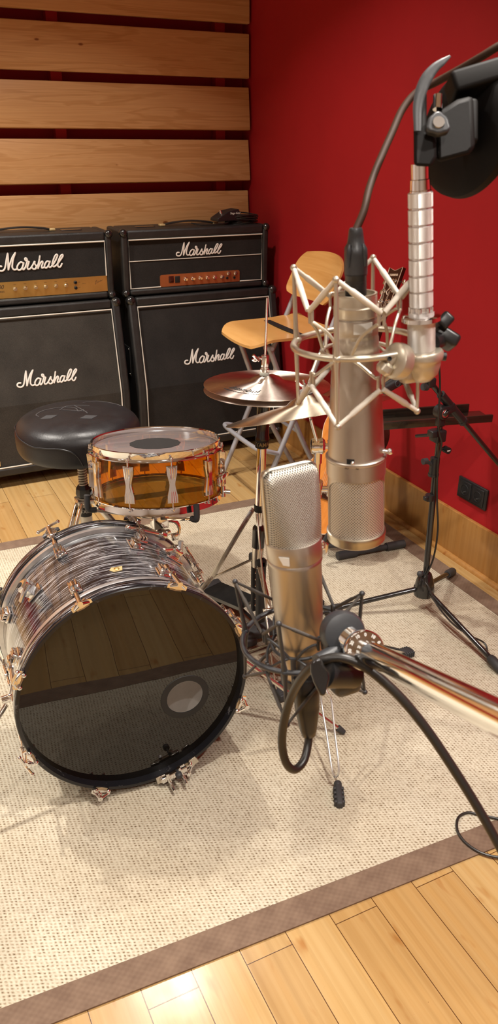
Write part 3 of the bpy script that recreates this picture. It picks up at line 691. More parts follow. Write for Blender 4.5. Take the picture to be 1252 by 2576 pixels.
# footswitch box and coiled lead on the right-hand head
fx = thing('footswitch_box', 'small black wedge shaped footswitch lying on the copper panel amplifier', 'footswitch', (1.665, 3.71, 1.094))
X = Matrix.Translation((1.70, 3.70, 1.111)) @ Matrix.Rotation(math.radians(8), 4, 'Z')
q = MB(X @ Matrix(((1, 0, 0, 0), (0, 0, 1, -0.035), (0, 1, 0, 0), (0, 0, 0, 1))))
q.prism([(-0.080, 0), (0.058, 0), (0.056, 0.020), (0.040, 0.052), (-0.018, 0.044), (-0.078, 0.014)], 0.07)
bevel(q.build('casing', 'plastic', fx, world=True), 0.003)
MB(X).lathe([(0.006, 0.030), (0.006, 0.040), (0.0045, 0.042), (0.0045, 0.050), (0.0001, 0.052)], Matrix.Translation((-0.030, 0, 0.0)) @ Matrix.Rotation(-0.3, 4, 'Y'), 14, caps=False).build('switch_button', 'chrome', fx, world=True)
text('Stage Gear', 0.013, 'label', fx, X @ FT(0.018, -0.0362, 0.034), depth=0.0003, shear=0.25, world=True)
text('on-off', 0.008, 'label', fx, X @ FT(0.042, -0.0362, 0.010), depth=0.0003, world=True)
q = MB(); rnd = random.Random(3)
for k in range(13):
    cx_, cy_ = 1.775 + rnd.uniform(-.01, .01), 3.71 + rnd.uniform(-.01, .01); a, b_ = 0.070 + rnd.uniform(-.012, .012), 0.040 + rnd.uniform(-.012, .012); z = 1.099 + 0.0028 * k
    ph = rnd.uniform(-.25, .25)
    P = [V((cx_ + a * math.cos(t) * math.cos(ph) - b_ * math.sin(t) * math.sin(ph), cy_ + b_ * math.sin(t) + a * math.cos(t) * math.sin(ph), z + 0.010 * math.sin(t + k))) for t in [2 * PI * i / 28 for i in range(28)]]
    q.tube(P, 0.0032, 6, closed=True)
q.tube(smoothpath([(1.72, 3.70, 1.112), (1.67, 3.655, 1.104), (1.60, 3.645, 1.100), (1.54, 3.66, 1.099), (1.50, 3.68, 1.108)], 6), 0.0032, 6)
tag(q.build('coiled_cable', 'cable'), 'coil of thin black cable heaped on the amplifier head beside the red wall', 'cable')

# ------------------------------------------------------------------ folding bar stool
st = thing('bar_stool', 'tall folding bar stool with bent plywood seat and back against the red wall', 'stool', (1.62, 3.03, 0))
ya, yb_ = 3.215, 2.835        # the two side frames
def sl(a, b, t): return V(a).lerp(V(b), t)
for y in (ya, yb_):
    q = MB(); q.tube([V((1.445, y, 0.012)), V((1.845, y, 0.915))], 0.0115, 14)
    o = q.build('leg', 'silverpaint', st, world=True)
    MB().cyl((1.441, y, 0.001), (1.450, y, 0.024), 0.014).build('foot_cap', 'rubber', o, world=True)
for y in (ya - 0.03, yb_ + 0.03):
    q = MB(); q.tube(smoothpath([(1.480, y, 0.705), (1.500, y, 0.695), (1.525, y, 0.640), (1.66, y, 0.30), (1.815, y, 0.012)], 6), 0.0115, 14)
    o = q.build('leg', 'silverpaint', st, world=True)
    MB().cyl((1.820, y, 0.001), (1.811, y, 0.024), 0.014).build('foot_cap', 'rubber', o, world=True)
q = MB(); q.tube(smoothpath([(1.545, ya, 0.235), (1.475, ya + .0, 0.262), (1.448, ya - 0.03, 0.265), (1.442, (ya + yb_) / 2, 0.265), (1.448, yb_ + 0.03, 0.265), (1.475, yb_, 0.262), (1.545, yb_, 0.235)], 6), 0.0105, 12)
q.build('foot_rest', 'silverpaint', st, world=True)
MB().tube([V((1.655, ya - .03, 0.31)), V((1.655, yb_ + .03, 0.31))], 0.008, 10).build('cross_bar', 'silverpaint', st, world=True)
MB().tube([V((1.50, ya, 0.700)), V((1.50, yb_, 0.700))], 0.008, 10).build('seat_rail', 'silverpaint', st, world=True)
def sheet(fn, nu, nv, th):
    vs = []; fs = []
    for s in (0, 1):
        for i in range(nu + 1):
            for j in range(nv + 1):
                p = fn(i / nu, j / nv); vs.append(p[0] + p[1] * (s * th))
    n = (nu + 1) * (nv + 1)
    for i in range(nu):
        for j in range(nv):
            a = i * (nv + 1) + j; b = a + nv + 1
            fs.append((a, a + 1, b + 1, b)); fs.append((n + a, n + b, n + b + 1, n + a + 1))
    bd = [i * (nv + 1) for i in range(nu + 1)] + [nu * (nv + 1) + j for j in range(1, nv + 1)] + [i * (nv + 1) + nv for i in range(nu - 1, -1, -1)] + [j for j in range(nv - 1, 0, -1)]
    for k in range(len(bd)):
        a, b = bd[k], bd[(k + 1) % len(bd)]; fs.append((a, b, n + b, n + a))
    return vs, fs
def seat(u, v):     # u front to back, v across; front edge rolls down
    hw = 0.195 * (1 - 0.25 * max(0, 1 - u / 0.16) ** 2.4) * (1 - 0.16 * max(0, (u - 0.8) / 0.2) ** 2.2)
    x = 1.425 + 0.395 * u; y = 3.025 + (v - 0.5) * 2 * hw
    z = 0.720 - 0.030 * max(0, 1 - u / 0.22) ** 2 + 0.016 * max(0, (u - 0.6) / 0.4) ** 2 + 0.010 * (2 * v - 1) ** 2 - 0.002
    return V((x, y, z)), V((0, 0, 1))
vs, fs = sheet(seat, 26, 16, 0.011)
o = MB()._add(vs, fs).build('seat', 'ply', st, world=True, angle=50)
MB().rbox((1.655, 3.025, 0.7335), (0.034, 0.33, 0.005), 0.001).build('folding_slot', 'black', o, world=True)
def back(u, v):     # u bottom to top
    hw = 0.185 * (1 - 0.24 * max(0, (u - 0.55) / 0.45) ** 2.8) * (1 - 0.13 * max(0, 1 - u / 0.18) ** 2.5)
    y = 3.025 + (v - 0.5) * 2 * hw; bow = 0.035 * (1 - (2 * v - 1) ** 2)
    x = 1.787 + 0.085 * u + bow - 0.035
    return V((x, y, 0.842 + 0.195 * u + 0.016 * (1 - u) * (2 * v - 1) ** 6 - 0.012 * max(0, (u - .5) * 2) * (2 * v - 1) ** 2)), V((1, 0, -0.3)).normalized()
vs, fs = sheet(back, 18, 20, 0.010)
MB()._add(vs, fs).build('backrest', 'ply', st, world=True, angle=50)

# ------------------------------------------------------------------ drum throne
th = thing('drum_throne', 'round black leather drum stool behind the orange snare drum', 'stool', (0.600, 2.505, 0.004))
TZ = 0.652
prof = [(0.0001, 0.004), (0.06, 0.003), (0.12, -0.001), (0.165, -0.010), (0.188, -0.022), (0.200, -0.037), (0.2055, -0.055), (0.206, -0.085), (0.204, -0.108), (0.197, -0.122), (0.185, -0.126), (0.0001, -0.126)]
Q = [(p.x, p.y) for p in smoothpath([(r, z, 0) for r, z in prof[:-2]], 3)] + prof[-2:]
q = MB(Matrix.Translation((0, 0, TZ))); q.lathe(Q, None, 72, caps=False)
se = q.build('seat_cushion', 'leather', th)
def rz(z):
    for i in range(len(Q) - 1):
        if Q[i + 1][1] <= z <= Q[i][1] and Q[i][0] > 0.15: 
            t = (z - Q[i][1]) / (Q[i + 1][1] - Q[i][1] + 1e-9); return Q[i][0] + t * (Q[i + 1][0] - Q[i][0])
    return 0.2
def seam(pts):
    q = MB(Matrix.Translation((0, 0, TZ))); P = []
    for a, z in pts: a = math.radians(a); r = rz(z) + 0.0008; P.append((r * math.cos(a), r * math.sin(a), z))
    q.tube(smoothpath(P, 8), 0.0024, 8); return q.build('piping', 'leather', se)
seam([(-190, -0.040), (-170, -0.048), (-150, -0.056), (-135, -0.054), (-122, -0.052), (-112, -0.060), (-106, -0.078), (-102, -0.110)])
seam([(5, -0.060), (20, -0.045), (50, -0.040), (90, -0.038), (130, -0.038), (160, -0.039), (172, -0.040)]); seam([(5, -0.060), (-2, -0.080), (-5, -0.118)])
def topz(x, y):
    r = math.hypot(x, y)
    for i in range(len(Q) - 1):
        if Q[i][0] <= r <= Q[i + 1][0]: t = (r - Q[i][0]) / (Q[i + 1][0] - Q[i][0] + 1e-9); return Q[i][1] + t * (Q[i + 1][1] - Q[i][1])
    return -0.05
def stitch(P, w=0.0016):
    q = MB(Matrix.Translation((0, 0, TZ))); q.tube([V((p.x, p.y, topz(p.x, p.y) + 0.0006)) for p in smoothpath([(a, b, 0) for a, b in P], 6)], w, 6, sx=0.5, up=(0, 0, 1)); q.build('embroidery', 'stitch', se)
Mx = lambda x, y: (x * 0.896 + y * 0.443, -x * 0.443 + y * 0.896)
for P in ([(-0.115, -0.045), (-0.13, -0.02), (-0.11, 0.02), (-0.05, 0.045), (-0.01, 0.03), (0.005, 0.0), (0.02, 0.02)],
          [(-0.06, 0.01), (-0.04, 0.06), (0.03, 0.065)], [(-0.05, 0.012), (0.035, 0.0)], [(-0.02, 0.06), (0.02, 0.01), (0.04, -0.02)],
          [(0.0, 0.10), (0.05, 0.135), (0.11, 0.12), (0.13, 0.10)]):
    stitch([Mx(*p) for p in P])
for cx_ in (-0.085, 0.045):
    q = MB(Matrix.Translation((0, 0, TZ)))
    vs = []
    for dx, dy in ((-.022, -.018), (.016, -.018), (.030, .012), (-.008, .012)):
        x, y = Mx(cx_ + dx, -0.05 + dy); vs.append((x, y, topz(x, y) + 0.0008))
    q._add(vs + [(a, b, c - 0.002) for a, b, c in vs], [(0, 1, 2, 3), (7, 6, 5, 4), (0, 4, 5, 1), (1, 5, 6, 2), (2, 6, 7, 3), (3, 7, 4, 0)]); q.build('worn_patch', 'rubber', se)
pz = 0.0
MB().lathe([(0.055, TZ - 0.134), (0.055, TZ - 0.126)], None, 24).build('seat_plate', 'blackgloss', th)
MB().cyl((0, 0, 0.20), (0, 0, TZ - 0.13), 0.0075).build('threaded_rod', 'chrome_worn', th)
hx = [V((0.0135 * math.cos(2 * PI * t / 12), 0.0135 * math.sin(2 * PI * t / 12), 0.388 + 0.132 * t / 168)) for t in range(169)]
MB().tube(hx, 0.0032, 6).build('spring', 'greyspring', th)
q = MB(); q.lathe([(0.018, 0.345), (0.026, 0.350), (0.029, 0.362), (0.027, 0.380), (0.018, 0.392), (0.009, 0.394)], None, 8).build('height_nut', 'plastic', th, angle=20)
q = MB(); q.tube(smoothpath([(0.02, -0.02, 0.372), (0.045, -0.025, 0.362), (0.050, -0.028, 0.325), (0.046, -0.028, 0.300), (0.085, -0.045, 0.295)], 5), 0.0065, 8).build('lock_lever', 'plastic', th)
q = MB(); q.lathe([(0.021, 0.12), (0.021, 0.318), (0.023, 0.320), (0.023, 0.346), (0.012, 0.347)], None, 28).build('base_tube', 'greyspring', th)
o = MB().lathe([(0.0218, 0.276), (0.0218, 0.312)], None, 28, caps=False).build('name_band', 'black', th)
def wrap(T, R):
    def fn(p): return V((R * math.sin(p.x / R), -R * math.cos(p.x / R), p.y)) 
    return fn
camang = math.atan2(-2.505, -0.600)
text('TAIR', 0.017, 'label', o, Matrix.Rotation(camang + PI / 2, 4, 'Z') @ Matrix.Translation((0, 0, 0.297)), fn=wrap(None, 0.0222), depth=0.0002, bold=0.0004)
for k, a in enumerate((-140, -20, 100)):
    a = math.radians(a); d = V((math.cos(a), math.sin(a), 0)); nrm = V((-math.sin(a), math.cos(a), 0))
    lg = MB()
    for s in (-1, 1): lg.beam(d * 0.030 + nrm * 0.010 * s + V((0, 0, 0.332)), d * 0.245 + nrm * 0.010 * s + V((0, 0, 0.018)), 0.019, 0.004, nrm)
    lg = lg.build('leg', 'chrome_worn', th)
    s2 = MB()
    for s in (-1, 1): s2.beam(d * 0.022 + nrm * 0.008 * s + V((0, 0, 0.135)), d * 0.150 + nrm * 0.008 * s + V((0, 0, 0.150)), 0.014, 0.003, nrm)
    s2.build('brace', 'chrome_worn', lg)
    MB().rbox(d * 0.250 + V((0, 0, 0.014)), (0.036, 0.036, 0.026), 0.007).build('rubber_foot', 'rubber', lg)
MB().rbox((0.0, 0, 0.333), (0.062, 0.052, 0.018), 0.004).build('leg_collar', 'chrome_worn', th)

# ------------------------------------------------------------------ bass drum
def hitcyl(T, r, px, py):
    Ti = T.inverted(); o = Ti @ CAM; d = (Ti.to_3x3() @ ray(px, py))
    a = d.x ** 2 + d.y ** 2; b = 2 * (o.x * d.x + o.y * d.y); c = o.x ** 2 + o.y ** 2 - r * r
    disc = b * b - 4 * a * c
    t = -b / (2 * a) if disc < 0 else (-b - math.sqrt(disc)) / (2 * a)
    p = o + d * t; return math.atan2(p.y, p.x), p.z
az, el = math.radians(-94), math.radians(2.2)
nb = V((math.cos(az) * math.cos(el), math.sin(az) * math.cos(el), math.sin(el)))
cb = V((0.4365, 1.470, 0.2995)); BT = frame(cb, nb, UP.cross(nb))
bd = thing('bass_drum', 'large bass drum in black and white oyster wrap with glossy black front head', 'drum', T=Matrix.Translation((cb.x + 0.014, cb.y + 0.2, 0.004)) )
Rh = 0.280
def BL(T2=None): return MB(BT @ T2 if T2 is not None else BT)
def bb(mb, name, mat, par=None, **k): return mb.build(name, mat, par or bd, world=True, **k)
bb(BL().lathe([(0.2665, -0.350), (0.2665, -0.050)], None, 128, caps=False), 'shell', 'oyster')
bb(BL().lathe([(0.261, -0.350), (0.261, -0.050)], None, 96, caps=False), 'shell_interior', 'shellin')
for z0, z1, nm in ((0.0, -0.040, 'front'), (-0.360, -0.400, 'rear')):
    a, b = max(z0, z1), min(z0, z1)
    h = bb(BL().lathe([(Rh - 0.0095, a), (Rh - 0.002, a), (Rh, a - 0.002), (Rh, b + 0.002), (Rh - 0.002, b), (Rh - 0.0095, b), (Rh - 0.0095, a)], None, 144, caps=False), 'hoop', 'hoop')
    bb(BL().lathe([(Rh + 0.0004, a - 0.009), (Rh + 0.0009, a - 0.010), (Rh + 0.0009, b + 0.010), (Rh + 0.0004, b + 0.009)], None, 144, caps=False), 'hoop_inlay', 'oyster', h)
bb(BL().lathe([(0.266, -0.0395), (0.2770, -0.0400), (0.2782, -0.046), (0.2775, -0.0560), (0.2668, -0.0570)], None, 144, caps=False), 'head_collar', 'alu')
bb(BL().lathe([(0.2668, -0.3430), (0.2775, -0.344), (0.2782, -0.354), (0.2770, -0.360), (0.266, -0.3605)], None, 144, caps=False), 'head_collar', 'alu')
# front head with an off-centre port
Ti = BT.inverted(); o_ = Ti @ CAM; d_ = Ti.to_3x3() @ ray(465, 1753); tt = (-0.022 - o_.z) / d_.z; hc = o_ + d_ * tt; hr = 0.0475
n = 128; vs = []; fs = []
for i in range(n):
    a = 2 * PI * i / n; dx, dy = math.cos(a), math.sin(a)
    bq = hc.x * dx + hc.y * dy; cq = hc.x ** 2 + hc.y ** 2 - 0.2705 ** 2; t = -bq + math.sqrt(bq * bq - cq)
    vs.append((hc.x + dx * hr, hc.y + dy * hr, -0.022))
    for f in (0.33, 0.66, 1.0): vs.append((hc.x + dx * (hr + (t - hr) * f), hc.y + dy * (hr + (t - hr) * f), -0.022))
for i in range(n):
    j = (i + 1) % n
    for k in range(3): fs.append((i * 4 + k, i * 4 + k + 1, j * 4 + k + 1, j * 4 + k))
bb(BL()._add(vs, fs), 'front_head', 'bdhead')
bb(BL(Matrix.Translation((hc.x, hc.y, -0.022))).lathe([(hr - 0.001, -0.002), (hr - 0.001, 0.0014), (hr + 0.0135, 0.0014), (hr + 0.0145, 0.0004)], None, 64, caps=False), 'port_ring', 'black')
bb(BL().lathe([(0.0001, -0.382), (0.2705, -0.382)], None, 96, caps=False), 'batter_head', 'batter')
bb(BL().lathe([(0.0001, -0.3812), (0.045, -0.3812)], None, 48, caps=False), 'beater_patch', 'felt')
# tension lugs, claws and T-rods, eight stations front and rear
def crescent(w, r, dep):
    out = []; k = 14
    for i in range(k + 1): t = -1 + 2 * i / k; out.append((r - dep * (t * t) * 0.9 + 0.004, t * w))
    for i in range(k + 1): t = 1 - 2 * i / k; out.append((r - 0.010 - dep * 0.35 * (1 - abs(t)) + 0.002 * abs(t) - dep * 0.5 * t * t, t * w))
    return out
for k in range(8):
    ang = math.radians(22.5 + 45 * k); R0 = Matrix.Rotation(ang, 4, 'Z')
    for side in (0, 1):
        fl = Matrix() if side == 0 else Matrix.Translation((0, 0, -0.400)) @ Matrix.Scale(-1, 4, V((0, 0, 1)))
        X = R0 @ fl
        c = BL(X); c.prism(crescent(0.024, Rh + 0.010, 0.006), 0.0035, None, 0.001)
        c.rbox((Rh + 0.0055, 0, -0.006), (0.005, 0.026, 0.020), 0.002)
        c.rbox((Rh + 0.012, 0, -0.004), (0.012, 0.010, 0.022), 0.003)
        for sg_ in (-1, 1): c.tube([V((Rh + 0.014, sg_ * 0.003, 0.012)), V((Rh + 0.004, sg_ * 0.018, 0.006))], [0.0036, 0.0024], 8)
        c = bb(c, 'claw_hook', 'chrome')
        bb(BL(X).prism(crescent(0.015, Rh + 0.0030, 0.002), 0.0012, None, -0.0008), 'claw_pad', 'cork', c)
        for s in (-1, 1): 
            if side == 0 and 3 <= k <= 7: bb(BL(X).sph((Rh - 0.004, s * 0.016, 0.008), 0.0058, None, 14, 8), 'claw_bolt', 'chrome', c)
        rd = BL(X); xr = Rh + 0.016
        rd.cyl((xr, 0, 0.014), (xr - 0.004, 0, -0.095), 0.0032, seg=12); rd.cyl((xr, 0, 0.016), (xr - 0.002, 0, -0.040), 0.0062, 0.0050, 14); rd.lathe([(0.0068, 0), (0.008, 0.003), (0.0068, 0.006)], frame((xr - .001, 0, -0.046), (0, 0, 1)), 14)
        rd = bb(rd, 'tension_rod', 'chrome')
        if side == 1 or k in (3, 4): 
            hb = BL(X); hb.tube(smoothpath([(xr, -0.028, 0.020), (xr + .001, -0.014, 0.018), (xr + .002, 0, 0.016), (xr + .001, 0.014, 0.018), (xr, 0.028, 0.020)], 4), 0.0036, 8)
            hb.sph((xr, -0.029, 0.020), 0.0052, None, 10, 6); hb.sph((xr, 0.029, 0.020), 0.0052, None, 10, 6); bb(hb, 't_handle', 'chrome', rd)
        lg = BL(X); zc = -0.098
        lg.rbox((0.271, 0, zc), (0.010, 0.030, 0.046), 0.004)
        for j in (-1, 0, 1): lg.rbox((0.279, j * 0.0085, zc - 0.004), (0.016, 0.0062, 0.036), 0.003)
        lg.rbox((0.276, 0, zc + 0.010), (0.018, 0.024, 0.014), 0.004); lg.cyl((xr - 0.0045, 0, zc + 0.006), (xr - 0.0045, 0, zc + 0.024), 0.0070, seg=14)
        bb(lg, 'lug', 'chrome')
# badge
def onshell(px, py, r=0.2668):
    a, z = hitcyl(BT, r, px, py); return Matrix.Rotation(a, 4, 'Z') @ Matrix.Translation((r, 0, z))
X = onshell(293, 1433)
TB = X @ Matrix(((0, 0, 1, 0), (1, 0, 0, 0), (0, 1, 0, 0), (0, 0, 0, 1)))
bg = bb(BL(TB).prism([(-0.016, -0.010), (0.010, -0.012), (0.017, -0.001), (0.009, 0.011), (-0.012, 0.009)], 0.0016), 'badge', 'oldgold')
bb(BL(TB).lathe([(0.0062, 0.001), (0.0068, 0.0028), (0.0048, 0.0034), (0.0040, 0.0016), (0.0001, 0.0014)], None, 20, caps=False), 'vent_grommet', 'gold', bg)
# consolette with L-rod (tom holder)
X = onshell(338, 1372)
c = BL(X); c.rbox((0.003, 0, 0), (0.006, 0.034, 0.062), 0.002); c.rbox((0.010, 0, 0.006), (0.012, 0.020, 0.040), 0.004); c = bb(c, 'tom_holder_base', 'chrome')
bb(BL(X).cyl((0.006, 0.0, -0.024), (0.012, 0.0, -0.024), 0.005), 'base_screw', 'screw', c); bb(BL(X).cyl((0.006, 0.0, 0.026), (0.011, 0.0, 0.026), 0.005), 'base_screw', 'screw', c)
P0 = BT @ (onshell(318, 1345) @ V((0.020, 0, 0))); P1 = BT @ (onshell(398, 1362) @ V((0.022, 0, 0))); P2 = BT @ (onshell(436, 1392) @ V((0.030, 0, 0)))
q = MB(); q.cyl(P0, P1, 0.0065); q.sph(P0, 0.0085, None, 12, 8); tr = q.build('tom_rail', 'chrome', bd, world=True)
q = MB(); q.lathe([(0.006, -0.012), (0.014, -0.012), (0.016, -0.008), (0.016, 0.004), (0.011, 0.008), (0.008, 0.012)], frame(P1, P1 - P0), 18); q.rbox(P1 + V((0.012, -0.002, 0.006)), (0.018, 0.016, 0.014), 0.004)
q.build('rail_knuckle', 'chrome', tr, world=True)
X = onshell(432, 1402); c = BL(X); c.rbox((0.002, 0, 0), (0.006, 0.052, 0.05), 0.002); c.rbox((0.016, 0, 0), (0.026, 0.032, 0.030), 0.005)
c.lathe([(0.014, 0.014), (0.014, 0.020), (0.008, 0.024), (0.008, 0.034)], Matrix.Translation((0.018, 0, 0)) @ Matrix.Rotation(PI / 2, 4, 'Y') @ Matrix.Translation((0, 0, -0.006)), 16); c = bb(c, 'rod_clamp', 'chrome')
Xw = BT @ (X @ V((0.026, 0.0, 0))); wn = MB(); wn.cyl(Xw, Xw + V((-0.038, -0.006, 0.010)), 0.0075, 0.006, 12); wn.sph(Xw + V((-0.038, -0.006, 0.010)), 0.0072, None, 12, 8); wn.build('wing_bolt', 'chrome', c, world=True)
pt = V(D(455, 1361, 1.0)); dd_ = (Xw - CAM).dot(CF) - 0.01; pt = D(455, 1361, dd_); pb = D(452, 1405, dd_ + 0.012); pe = D(428, 1402, dd_ + 0.02)
q = MB(); q.tube(smoothpath([pe, pb.lerp(pe, .35), pb, pb.lerp(pt, .3), pt], 6), 0.0068, 14); q.build('l_rod', 'alu', c, world=True)
# cymbal mount bracket, left
X = onshell(88, 1492); c = BL(X); c.rbox((0.003, 0, 0), (0.006, 0.044, 0.036), 0.002)
c.lathe([(0.017, 0.0), (0.020, 0.018), (0.018, 0.040), (0.013, 0.044)], Matrix.Rotation(PI / 2, 4, 'Y'), 6); c = bb(c, 'mount_bracket', 'chrome', angle=20)
w = BL(X); w.cyl((0.030, 0.0, -0.012), (0.034, 0.006, 0.034), 0.0058); w.tube(smoothpath([(0.040, -0.018, 0.026), (0.036, 0.004, 0.032), (0.026, 0.026, 0.030)], 4), 0.0058, 10)
bb(w, 'wing_bolt', 'chrome', c); bb(BL(X).cyl((0.0405, 0.004, 0.0), (0.0455, 0.004, 0.0), 0.0075), 'rod_socket', 'black', c)
# folding spurs, one each side
for s in (-1, 1):
    a = math.radians(188 if s < 0 else -8); X = Matrix.Rotation(a, 4, 'Z') @ Matrix.Translation((0.2668, 0, -0.13))
    c = BL(X); c.rbox((0.006, 0, 0), (0.012, 0.040, 0.052), 0.004); c.cyl((0.010, 0, -0.022), (0.034, 0, -0.022), 0.010); c = bb(c, 'spur_bracket', 'chrome')
    st0 = BT @ (X @ V((0.026, 0, 0.0))); en = V((cb.x + s * 0.56, st0.y - 0.16, 0.012))
    w = MB(); w.cyl(st0, en, 0.0055); w = w.build('spur_leg', 'chrome_worn', bd, world=True); MB().cyl(en - (en - st0).normalized() * 0.02, en + (en - st0).normalized() * 0.003, 0.010, 0.007).build('rubber_foot', 'rubber', w, world=True)
# microphone/anchor clamp on the bottom of the front hoop
a0_ = hitcyl(BT, Rh, 362, 1968)[0]; a0_ = math.radians(-75)
def HX(da, z=0): return Matrix.Rotation(a0_ + math.radians(da), 4, 'Z') @ Matrix.Translation((Rh, 0, z))
c = BL(HX(-6)); c.rbox((-0.003, 0, 0.003), (0.022, 0.024, 0.006), 0.001); c.rbox((0.005, 0, -0.014), (0.006, 0.024, 0.036), 0.001); c.cyl((-0.002, 0, 0.004), (-0.002, 0, 0.012), 0.0055); c = bb(c, 'hoop_clamp', 'chrome_worn')
for da in (6, 13): 
    w = BL(HX(da)); w.rbox((-0.003, 0, 0.003), (0.022, 0.020, 0.006), 0.001); w.rbox((0.005, 0, -0.014), (0.006, 0.020, 0.036), 0.001); bb(w, 'clamp_jaw', 'chrome_worn', c)
w = BL(HX(1)); w.rbox((-0.005, 0.0, 0.010), (0.016, 0.070, 0.012), 0.003); bb(w, 'clamp_bar', 'chrome', c)
for da, l in ((-2.2, 0.034), (4.6, 0.032)):
    w = BL(HX(da)); w.cyl((-0.020, 0, 0.012), (0.012, 0, 0.014), 0.005); w.cyl((0.012, 0, 0.014), (0.010, 0, 0.014 + l), 0.0058, 0.0035); bb(w, 'clamp_pin', 'chrome', c)
w = BL(HX(3.2)); w.cyl((-0.012, 0, 0.008), (-0.020, 0, 0.030), 0.003); w.lathe([(0.006, 0), (0.0085, 0.003), (0.0085, 0.012), (0.005, 0.016)], Matrix.Translation((-0.018, 0, 0.026)), 18); bb(w, 'clamp_knob', 'rubber', c)

# ------------------------------------------------------------------ snare drum
az, el = math.radians(71.55), math.radians(81.77)
ns = V((math.cos(az) * math.cos(el), math.sin(az) * math.cos(el), math.sin(el)))
cs = V((0.687, 1.981, 0.724)); ST = frame(cs, ns, (1, 0, 0))
sd = thing('snare_drum', 'orange clear acrylic snare drum with chrome fittings on a basket stand', 'drum', T=ST @ Matrix.Translation((0, 0, -0.166)))
def SB(T2=None): return MB(ST @ T2 if T2 is not None else ST)
def sb(mb, name, mat, par=None, **k): return mb.build(name, mat, par or sd, world=True, **k)
lc = ST.inverted() @ CAM; phc = math.atan2(lc.y, lc.x)
def rim(s, z):
    pr = [(0.1735, 0.0), (0.1765, 0.003), (0.1795, 0.0015), (0.1778, -0.004), (0.1768, -0.016), (0.1800, -0.0185), (0.1870, -0.020), (0.1875, -0.022), (0.1790, -0.0225), (0.1755, -0.019), (0.1745, -0.002), (0.1735, 0.0)]
    return sb(SB().lathe([(r, z + s * q) for r, q in pr], None, 128, caps=False), 'rim', 'chrome')
rim(1, 0.0); rim(-1, -0.166)
sb(SB().lathe([(0.1715, -0.0195), (0.1775, -0.0195), (0.1775, -0.1465), (0.1715, -0.1465), (0.1715, -0.0195)], None, 128, caps=False), 'acrylic_shell', 'amber')
for z in (-0.017, -0.149): sb(SB().lathe([(0.1722, z + 0.0022), (0.1758, z + 0.002), (0.1762, z - 0.002), (0.1722, z - 0.002)], None, 96, caps=False), 'head_collar', 'alu')
bh = sb(SB().lathe([(0.0001, -0.0105), (0.168, -0.0105), (0.1725, -0.014), (0.1728, -0.020)], None, 96, caps=False), 'batter_head', 'snarehead')
jg = []; rj = random.Random(5)
for i in range(90): r = 0.070 * (1 + 0.018 * math.sin(i * 0.9) + rj.uniform(-.012, .012)); jg.append((r * math.cos(2 * PI * i / 90), r * math.sin(2 * PI * i / 90)))
sb(SB(Matrix.Translation((-0.003, -0.002, 0))).prism(jg, 0.0007, None, -0.0104), 'centre_dot', 'black', bh)
sb(SB().lathe([(0.0001, -0.1555), (0.168, -0.1555), (0.1728, -0.150)], None, 96, caps=False), 'snare_side_head', 'snarehead')
q = SB()
for i in range(12): q.tube([V((-0.15, -0.022 + 0.004 * i, -0.1585)), V((0.15, -0.022 + 0.004 * i, -0.1585))], 0.0011, 5)
sb(q, 'snare_wires', 'chrome_worn')
bow = [(-0.0145, 0.050), (-0.0135, 0.030), (-0.0085, 0.008), (-0.0075, 0.0), (-0.0085, -0.008), (-0.0135, -0.030), (-0.0145, -0.050), (0.0145, -0.050), (0.0135, -0.030), (0.0085, -0.008), (0.0075, 0.0), (0.0085, 0.008), (0.0135, 0.030), (0.0145, 0.050)]
for k in range(10):
    a = phc + math.radians(12 + 36 * k); R0 = Matrix.Rotation(a, 4, 'Z')
    X = R0 @ Matrix(((0, 0, 1, 0.1776), (1, 0, 0, 0), (0, 1, 0, -0.083), (0, 0, 0, 1)))
    lg = SB(X); lg.prism(bow, 0.006); 
    lg.prism([(x * 0.72, y * 0.96) for x, y in bow], 0.013)
    for s in (-1, 0, 1):
        for h in (-1, 1): lg.tube([V((s * 0.0062, h * 0.046, 0.0135)), V((s * 0.0050, h * 0.022, 0.0125)), V((s * 0.0032, h * 0.006, 0.0105))], [0.0022, 0.0018, 0.0012], 6)
    lg = sb(lg, 'lug', 'chrome', angle=30)
    for zt, zb, hz in ((-0.020, -0.040, 1), (-0.146, -0.126, -1)):
        r = SB(R0); r.cyl((0.1835, 0, zt + hz * 0.006), (0.1835, 0, zb), 0.0026, seg=10); r.rbox((0.1835, 0, zt + hz * 0.005), (0.007, 0.007, 0.010), 0.0015); r.cyl((0.1835, 0, zt + hz * 0.0005), (0.1835, 0, zt + hz * 0.002), 0.0055, seg=12)
        sb(r, 'tension_rod', 'chrome')
    sb(SB(R0).sph((0.1705, 0, -0.062), 0.006, None, 12, 8, (0.5, 1, 1)), 'lug_screw', 'screw', lg); sb(SB(R0).sph((0.1705, 0, -0.104), 0.006, None, 12, 8, (0.5, 1, 1)), 'lug_screw', 'screw', lg)
R0 = Matrix.Rotation(phc + math.radians(66), 4, 'Z')
q = SB(R0); q.rbox((0.186, 0, -0.105), (0.018, 0.030, 0.030), 0.004); q.rbox((0.198, 0.004, -0.092), (0.010, 0.050, 0.012), 0.003); q.cyl((0.196, 0, -0.12), (0.196, 0, -0.150), 0.006); q.cyl((0.196, 0, -0.135), (0.214, 0.006, -0.137), 0.006)
sb(q, 'snare_strainer', 'chrome')

